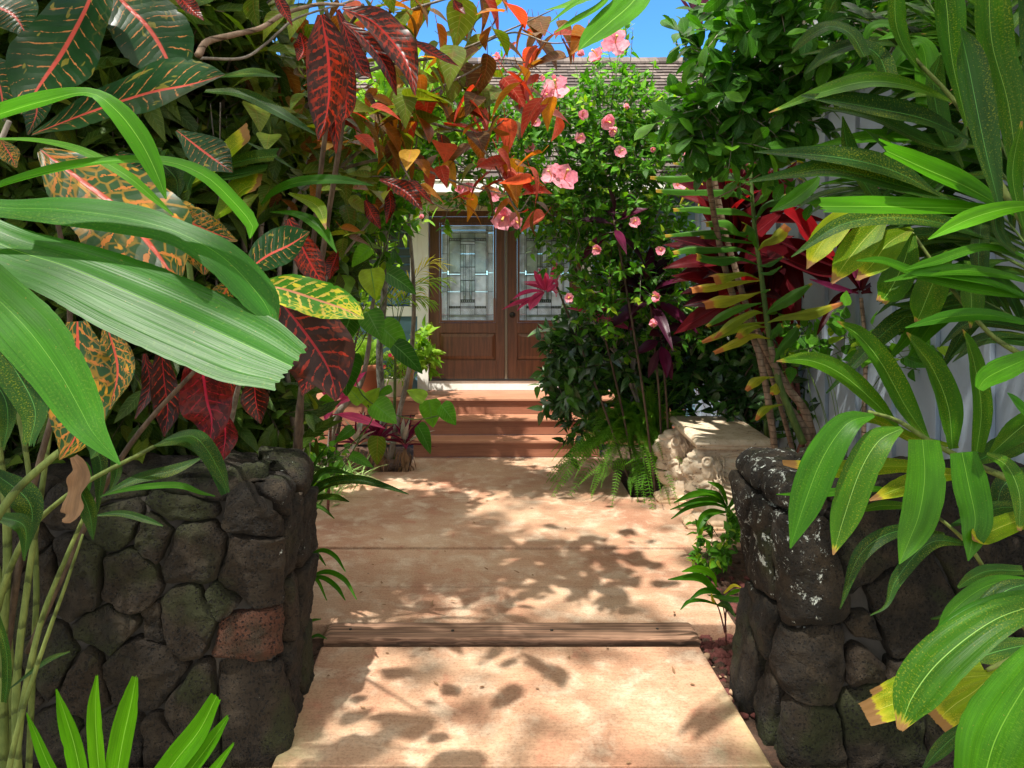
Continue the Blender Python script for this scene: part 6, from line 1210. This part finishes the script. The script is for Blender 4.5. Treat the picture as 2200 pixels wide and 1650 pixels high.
# upper right palm
pr = thing('palm', 'tall palm with broad dark arching leaflets filling the upper right', 'palm', (2.1, 2.4, -.03))
def pb(m_, s, w, d0, d1=None, par=pr, **kw): blade(par, 'leaflet', m_, s, w, d0, d1 or d0*.97, n=28, m=10, pleat=kw.pop('pleat', .012), **kw)
pb(M_PALMB, "2180,460 2090,400 1990,355 1912,322", "14 74 78 50", 1.9, jag=.03)
pb(M_PALMB, "2190,450 2050,444 1900,440 1772,440", "10 40 52 44", 1.9, jag=.02)
pb(M_PALMB, "2230,440 2160,446 2080,470 1994,514", "20 36 40 3", 1.8)
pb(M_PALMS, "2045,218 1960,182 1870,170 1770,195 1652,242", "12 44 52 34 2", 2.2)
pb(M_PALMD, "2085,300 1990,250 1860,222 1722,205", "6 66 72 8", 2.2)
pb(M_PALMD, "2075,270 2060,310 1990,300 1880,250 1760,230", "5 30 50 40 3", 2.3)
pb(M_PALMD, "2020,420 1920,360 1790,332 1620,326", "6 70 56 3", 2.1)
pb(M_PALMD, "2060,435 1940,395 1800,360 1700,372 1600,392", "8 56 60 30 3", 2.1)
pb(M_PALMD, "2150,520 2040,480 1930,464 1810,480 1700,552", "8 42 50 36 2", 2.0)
pb(M_PALM, "1760,380 1740,400 1700,430 1655,455", "6 30 34 3", 2.2)
for s, w, m_ in (("1850,440 1800,480 1760,530 1735,575", "14 54 50 3", M_PALMY), ("1900,470 1860,510 1820,560 1790,605", "16 62 56 8", M_PALMY), ("1960,490 1910,520 1880,560 1845,598", "10 60 60 8", M_PALMY), ("1960,500 1945,560 1915,620 1895,645", "14 56 60 20", M_PALMS), ("2040,540 2010,600 1985,660 1970,690", "14 60 60 8", M_PALMS), ("2080,560 2090,640 2085,700", "16 50 4", M_PALMS)): pb(m_, s, w, 2.05, jag=.012)
for s, w, m_, d in (("2150,450 2120,300 2085,120 2065,60", "16 74 82 8", M_PALMD, 1.8), ("2190,400 2175,220 2140,80 2130,-60", "20 90 100 70", M_PALMS, 1.9), ("2080,270 2050,120 2040,0 2030,-60", "20 60 80 70", M_PALMS, 2.0), ("2240,300 2230,100 2210,-60", "30 90 70", M_PALMD, 1.8), ("2110,480 2105,560 2120,640", "30 40 4", M_PALMD, 2.0), ("2200,560 2150,500 2140,420", "8 50 5", M_PALMD, 1.9), ("2210,520 2180,380 2195,260", "10 40 4", M_PALMS, 1.85),
                    ("2020,190 1960,120 1930,50 1925,-40", "10 44 50 30", M_PALMS, 2.2), ("2070,360 2030,280 2010,180 2020,120", "10 50 50 6", M_PALMD, 2.3), ("1930,480 1880,420 1830,330 1810,250", "8 44 50 4", M_PALMD, 2.4), ("1990,440 1920,330 1860,280", "8 50 4", M_PALMD, 2.5)): pb(m_, s, w, d)
for s, w in (("1850,110 1870,60 1905,50 1925,70 1888,85", "4 20 30 26 3"), ("1700,115 1740,75 1785,54 1830,70 1860,120", "3 26 34 40 30"), ("1730,158 1780,115 1840,94 1890,115 1915,180", "3 34 40 50 40"), ("1905,165 1940,110 1980,90 1995,150 1990,260", "4 36 44 60 40"), ("1780,25 1800,-10 1830,-30", "30 36 30")): pb(M_PALMD if w[0] != '4' else M_PALM, s, w, 2.5)
for s, w in (("2230,610 2130,585 2020,580 1900,605", "10 26 30 3"), ("2230,650 2140,610 2040,590 1960,590", "8 20 22 3"), ("2230,700 2130,676 2040,680 1945,704", "10 30 30 3"), ("2230,640 2100,620 1980,590 1900,560 1840,560", "8 30 32 22 3"), ("2230,560 2120,530 2010,560 1940,580", "8 20 22 3"), ("2230,760 2160,790 2120,812 2103,835", "30 50 40 18"), ("2230,900 2190,870 2165,845", "30 40 6")): pb(M_PALM, s, w, 1.9)
rs = np.random.RandomState(15)
for k in range(44):
    y0 = 100+rs.rand()*560; x0 = 2090+rs.rand()*130; L_ = 220+rs.rand()*200; a_ = R(150+rs.rand()*70); x1, y1 = x0+L_*math.cos(a_), y0-L_*math.sin(a_)
    pb((M_PALMD, M_PALMD, M_PALM)[k % 3], '%d,%d %d,%d %d,%d' % (x0, y0, (x0+x1)/2, (y0+y1)/2-30, x1, y1+40*rs.rand()), '8 %d 3' % (30+rs.rand()*26), 2.5+rs.rand()*.6)
stem(pr, 'rachis', CANE, "1960,120 2060,230 2130,360 2180,450 2260,560", (.005, .012), 2.2, 1.95); stem(pr, 'rachis', CANE, "1960,500 2060,640 2130,720 2190,760", (.004, .008), 2.1, 2.0); stem(pr, 'rachis', CANE, "1930,480 2060,470 2190,450 2300,430", (.004, .011), 2.05, 1.9)
mb = MB(); tube(mb, [(2.1, 2.4, -.05), (1.95, 2.3, .8), (1.75, 2.1, 1.7), (1.7, 2.05, 2.6)], [.035, .03, .025, .015], 10, 20); mb.build('trunk', CANE, pr, (2.1, 2.4, -.05))
for i, s in enumerate(("2300,700 2200,520 2100,420 1980,350", "2320,300 2200,150 2080,60 1960,20", "2320,800 2230,720 2120,650 1990,610", "2260,560 2100,200 1950,-50 1800,-120", "2300,430 2180,150 2150,-60 2100,-250", "2260,500 2120,330 1980,120 1830,20", "2250,600 2100,520 1950,420 1830,400")): palmfrond(pr, 'frond', (M_PALMD, M_PALMS, M_PALMD)[i % 3], pts(s, 2.4, 2.7), 12, .34, .045, .45, 140+i)

# lower right palm leaning over the wall
pq = thing('palm', 'mid height palm with yellow flecked leaflets draped over the right wall', 'palm', (2.0, 2.75, -.03))
def pw(m_, s, w, d=2.1, **kw): pb(m_, s, w, d, par=pq, **kw)
for s, w in (("1932,920 1880,860 1810,800 1740,772 1668,776", "8 46 56 38 2"), ("1995,945 1950,870 1900,780 1850,720 1798,690", "12 62 64 46 3"), ("2048,965 2042,870 2010,790 1975,745 1948,715", "20 66 66 44 5"), ("2100,972 2112,880 2100,790 2085,740 2068,708", "26 46 46 34 3"), ("2130,975 2180,930 2230,890", "12 46 40")): pw(M_PALMS, s, w)
for s, w in (("1878,892 1822,908 1770,980 1730,1080 1698,1178", "8 50 70 64 3"), ("1938,920 1890,945 1850,1010 1815,1110 1790,1192", "10 54 66 58 3"), ("1985,945 1990,1020 1978,1100 1955,1160 1932,1212", "62 76 72 50 2"), ("2070,972 2085,1040 2098,1110 2090,1160 2080,1205", "56 74 64 40 2"), ("2120,975 2165,1000 2192,1060 2190,1140", "10 36 40 8")): pw(M_PALM if w[0] != '1' else M_PALMS, s, w, 1.95, nrm=(-.15, -.8, .58))
for m_, s, w, d in ((M_PALMY, "2040,1010 1920,1000 1790,1008 1682,994", "8 34 38 12", 2.2), (M_PALMY, "2120,1020 2020,1020 1940,1045 1868,1075", "8 32 40 4", 2.15), (M_PALMY, "2060,960 1960,940 1880,900 1800,905", "6 26 26 3", 2.25), (M_PALM, "1960,1062 1870,1050 1760,1060 1668,1062", "5 14 16 2", 2.15), (M_PALMS, "1990,1090 1900,1085 1840,1100", "6 20 3", 2.3), (M_PALMD, "2030,1148 1930,1140 1850,1190 1805,1308", "8 26 30 2", 2.0), (M_PALMD, "2080,1168 2000,1165 1930,1240 1905,1300 1870,1322", "8 30 26 8 2", 1.95),
                    (M_PALMD, "2200,1225 2130,1225 2090,1240 2058,1262", "20 26 24 6", 1.9), (M_PALM, "2220,1248 2130,1255 2050,1310 2008,1375", "14 32 30 2", 1.85), (M_PALMD, "2230,1090 2150,1090 2100,1110 2040,1130", "20 30 26 4", 2.1), (M_PALMY, "2230,1110 2180,1120 2110,1150 2090,1160", "20 40 40 6", 1.95), (M_PALMD, "2230,1000 2160,1040 2140,1100 2100,1120", "8 40 36 4", 2.2), (M_PALMD, "2230,940 2160,960 2100,990", "20 50 20", 2.3), (M_PALMD, "2180,1330 2080,1320 2000,1330", "10 22 3", 2.1)): pw(m_, s, w, d)
stem(pq, 'rachis', CANE, "1865,884 1930,905 2010,955 2100,1000 2230,1060 2330,1150", (.005, .012), 2.05, 2.1); stem(pq, 'rachis', CANE, "1990,1090 2080,1170 2150,1280 2260,1420", (.004, .009), 2.0, 2.0); stem(pq, 'stem', CANE, "2330,1150 2400,1500 2420,1900", (.02, .03), 2.1, 2.3); stem(pq, 'stem', CANE, "2260,1420 2300,1600 2320,1900", (.012, .02), 2.0, 2.1)
# nearest palm, bottom right
ps = thing('palm', 'nearest palm with brown tipped leaflets at the bottom right corner', 'palm', (1.35, 1.4, -.03))
for m_, s, w, d in ((M_PALMS, "2260,1290 2140,1330 2030,1410 1965,1490 1934,1566", "40 70 92 84 14", 1.32), (M_PALM, "2260,1270 2140,1300 2040,1360 1970,1440", "20 40 46 4", 1.36), (M_PALMY, "2120,1450 2050,1460 1950,1500 1860,1535", "20 50 62 44", 1.42), (M_PALMY, "2110,1430 2030,1440 1950,1465 1875,1492", "16 34 36 18", 1.5), (M_PALMY, "2150,1430 2100,1480 2050,1515 2012,1550", "12 46 58 44", 1.45), (M_PALMY, "2170,1440 2140,1490 2112,1530 2094,1558", "12 36 40 24", 1.45), (M_PALM, "2270,1380 2200,1480 2140,1590 2110,1700", "60 110 140 110", 1.2), (M_PALMD, "2140,1555 2070,1570 2020,1610 1985,1650", "6 26 28 6", 1.5), (M_PALMD, "2230,1250 2160,1270 2100,1330 2060,1350", "10 40 40 4", 1.6), (M_PALMD, "2160,1640 2090,1620 2060,1640", "20 50 10", 1.5), (M_PALMD, "2230,1380 2140,1400 2090,1420", "20 50 8", 1.6), (M_PALMD, "2200,1500 2130,1560 2080,1590", "16 50 4", 1.6)):
    blade(ps, 'leaflet', m_, s, w, d, d*.98, n=34, m=16, pleat=.012, fold=.04, jag=.003, nrm=(-.1, -.75, .65))
stem(ps, 'stem', CANE, "2260,1280 2330,1400 2400,1900", (.008, .02), 1.35, 1.5); stem(ps, 'rachis', CANE, "2120,1440 2200,1400 2270,1330", (.004, .007), 1.45, 1.4)

# seedlings at the right of the path
k1 = thing('palm_seedling', 'young palm with long thin leaves in front of the bench', 'palm', (1.72, 5.02, -.03))
for s, w in (("1560,1085 1530,1062 1490,1062 1448,1080", "4 13 14 2"), ("1562,1088 1540,1075 1500,1075 1440,1095", "4 10 12 2"), ("1565,1090 1590,1050 1608,1030 1620,1005", "4 10 12 2"), ("1563,1085 1555,1060 1545,1045 1520,1035", "4 12 14 2"), ("1560,1090 1545,1062 1520,1055 1495,1050", "4 8 8 2"), ("1565,1092 1590,1065 1610,1060 1625,1050", "4 9 9 2"), ("1562,1092 1530,1082 1480,1090 1442,1115", "4 8 9 2"), ("1560,1100 1530,1100 1510,1115 1498,1145", "4 16 18 3"), ("1562,1100 1580,1120 1590,1150", "5 22 6")): blade(k1, 'leaf', M_PALM, s, w, 4.95, 4.85, n=14, m=4, fold=.2)
stem(k1, 'stem', GSTEM, "1565,1230 1562,1150 1562,1085", (.006, .004), 5.0, 4.95)
k2 = thing('palm_seedling', 'young palm with orange stems beside the right end of the timber step', 'palm', (1.36, 3.85, -.09))
for m_, s, w in ((M_PALM, "1555,1290 1530,1262 1500,1240 1435,1245", "3 14 18 2"), (M_PALMB, "1540,1262 1530,1235 1500,1222 1465,1228", "3 14 16 2"), (M_PALM, "1555,1290 1540,1272 1510,1270 1480,1290", "3 12 12 2"), (M_PALM, "1520,1278 1550,1284 1580,1288 1606,1284", "2 10 12 4"), (M_PALMD, "1540,1300 1560,1300 1580,1325", "4 16 3"), (M_PALM, "1545,1300 1510,1290 1480,1292 1462,1310", "3 7 8 2"), (M_PALMB, "1560,1280 1580,1270 1595,1268", "3 9 2"), (M_YEL, "1555,1275 1575,1258 1592,1262", "3 7 2"), (M_YEL, "1537,1298 1530,1285 1528,1275", "3 10 3")): blade(k2, 'leaf', m_, s, w, 3.8, 3.72, n=14, m=4, fold=.2)
mb = MB()
for s in ("1560,1385 1558,1330 1550,1285", "1558,1360 1545,1310 1532,1285", "1558,1350 1560,1310 1565,1280"): p = pts(s, 3.82, 3.8); tube(mb, p, [.005, .004, .002], 5, 10)
mb.build('stem', RSTEM, k2, (1.36, 3.85, -.09))
shrub('creeper', 'low leafy creeper spreading beside the path between bench and right wall', 'creeper', (1.65, 4.9, -.03), [(1540, 1160, 4.85, 50, 30, .12, 1), (1530, 1190, 4.7, 35, 16, .1, 1), (1580, 1120, 4.95, 40, 24, .1, .6)], 46, 5, (.04, .08), .7, M_HIB, 161, GSTEM, 6, .004, shape='egg', tl=(.05, .12))
# vine hanging on the siding
shrub('vine', 'thin vine with round leaves climbing in front of the grey siding', 'vine', (2.3, 4.5, -.03), [(1770, 760, 4.6, 50, 30, .08, 1), (1840, 720, 4.5, 40, 25, .08, .8), (1940, 760, 4.0, 40, 60, .08, .9), (1720, 740, 4.8, 40, 60, .1, 1)], 34, 5, (.07, .12), .7, M_HIB, 162, GSTEM, 6, .003, shape='egg')

# ================================================================== trees overhead, outside the picture, that shade the court
LITG = [(930, 1480, 90, 22), (1150, 1430, 90, 22), (850, 1620, 120, 16), (1250, 1120, 100, 14), (950, 1080, 120, 18), (780, 1040, 170, 40), (1010, 1065, 60, 14), (1160, 1108, 60, 12), (1300, 1100, 70, 10), (1450, 1160, 140, 18), (1140, 1205, 50, 12), (1330, 1215, 120, 26), (1420, 1245, 130, 20), (1250, 1285, 190, 20), (1540, 1310, 60, 40), (960, 1300, 70, 14), (1330, 1420, 170, 40), (1220, 1480, 150, 40), (1450, 1550, 150, 30), (980, 1560, 110, 28), (1100, 1610, 120, 22), (730, 1550, 30, 14), (760, 1420, 90, 30), (1000, 1400, 80, 20), (900, 1015, 120, 10), (1100, 1345, 60, 10), (1420, 1500, 180, 40), (1180, 1590, 200, 30), (830, 1500, 60, 12), (700, 1100, 60, 20), (1330, 1560, 120, 40), (680, 1290, 40, 20)]
LIT = []
for (x, y, rx, ry) in LITG:
    d = F*CZ/(y-HY)
    for k in range(-2, 3): LIT.append((P(x+rx*k*.4, y, d), max(.07, min(.22, ry*d*d/F/CZ*1.0))))
LIT += [(P(x, y, d), r) for x, y, d, r in ((300, 640, 1.25, .26), (560, 760, 1.22, .2), (60, 700, 1.2, .2), (150, 450, 1.3, .15), (100, 210, 1.22, .12), (300, 340, 1.22, .1), (330, 1600, 1.18, .16), (150, 1600, 1.18, .14), (1760, 1050, 2, .2), (1960, 1080, 2, .14), (2090, 1050, 2, .14), (2000, 400, 1.9, .14), (1850, 440, 1.9, .12), (1830, 550, 2.0, .18), (2020, 1430, 1.3, .16), (2150, 1560, 1.2, .14), (1540, 935, 5.8, .3), (1090, 380, 3.6, .3), (1130, 200, 3.6, .25), (940, 150, 3.6, .2), (1740, 960, 2.1, .1), (1880, 880, 2.1, .12), (1700, 180, 3.6, .2), (1590, 60, 3.6, .3), (150, 850, 1.15, .12), (1550, 400, 4.4, .2), (1500, 600, 4.4, .15), (1560, 680, 4.4, .1), (900, 300, 3.7, .2), (1700, 460, 4.6, .12), (1600, 520, 5.3, .2), (700, 900, 6.3, .3), (850, 980, 7.2, .3))]
LP = np.array([q[0] for q in LIT]); LR_ = np.array([q[1] for q in LIT]); SD = np.array(SUN_DIR)
def shade_tree(lab, base, gx, gy, n, seed, hz=0., z0=4.0, big=1.):
    rs = np.random.RandomState(seed); t = thing('shade_tree', lab, 'tree', base); mb, tw = MB(), MB()
    gx_ = gx; g = np.stack([gx[0]+rs.rand(n)*(gx[1]-gx[0]), gy[0]+rs.rand(n)*(gy[1]-gy[0]), np.zeros(n)], 1)
    z = np.maximum(3.95, (1.95+.395*g[:, 1]+.22)/(1+.395*.396))+z0+hz+rs.rand(n)**1.5*2.0
    p = g+SD/SD[2]*z[:, None]
    cn = np.array([mn.noise(Vector((q[0]*1.1, q[1]*1.1, seed))) for q in g]); ok = (cn > -.42) & ~((g[:, 0] > .5) & (g[:, 1] > 5.0) & (rs.rand(n) < .75)) & ~((g[:, 1] > 6.6) & (rs.rand(n) < .93))
    w = p[:, None]-LP[None]; dist = np.linalg.norm(w-(w@SD)[..., None]*SD, axis=2); hit = (dist < LR_[None]*(.8+.4*rs.rand(n, 1))).any(1)
    ok &= ~(hit & (rs.rand(n) < .97)); ok &= p[:, 2] > 1.95+.385*np.maximum(p[:, 1], 0)+.16
    p = p[ok]; m = len(p); d = unit(rs.randn(m, 3)*np.array([1, 1, .4])-np.array([0, 0, .25])); L_ = (.09+.13*rs.rand(m))*big
    leaves(mb, p, d, rs.randn(m, 3)*.4+np.array([0, 0, 1]), L_, L_*.45, 'egg', .2, .1, 4, rs.rand(m, 2)); mb.build('crown', M_TREE, t, base)
    b = np.array(base, float); top = b+np.array([0, 0, 3.6]); tube(tw, [b, b+np.array([.05, .05, 1.8]), top], [.09, .075, .06], 10, 12)
    for q in p[rs.choice(m, min(m, 18), replace=False)]: tube(tw, [top, (top+q)/2+np.array([0, 0, .3]), q], [.04, .025, .008], 6, 8)
    tw.build('trunk', BARKG, t, base); return t
shade_tree('spreading shade tree left of the court whose crown hangs over the near path', (-3.6, 1.2, -.1), (-4.2, .2), (-1.5, 8.2), 11500, 201)
shade_tree('spreading shade tree right of the court whose crown hangs over the right wall', (3.9, .6, -.1), (.0, 3.6), (-1.5, 7.4), 8000, 202)
shade_tree('unseen dense low shade tree added beyond the left edge to darken the left planting', (-4.6, 3.4, -.1), (-5.5, -1.35), (-.5, 7.0), 12000, 203, z0=.25, big=1.25)  # unseen tree, added to cut the sky light over the left planting
np.random.seed(3)
mb = MB(); rs = np.random.RandomState(77); n = 46
B = np.stack([-.8+rs.rand(n)*2.0, 2.2+rs.rand(n)*4.8, np.full(n, .004)], 1); B[:, 2] = np.where(B[:, 1] < 3.86, -.024, .004)
a = rs.rand(n)*6.28; leaves(mb, B, np.stack([np.cos(a), np.sin(a), 0*a], 1), np.array([[0, 0, 1.]]).repeat(n, 0), .02+.035*rs.rand(n)**2, .016, 'egg', -.2, .2, 4, rs.rand(n, 2))
stuff(mb.build('leaf_litter', M_DEAD), 'small dry leaf bits scattered on the paving', 'leaf litter')
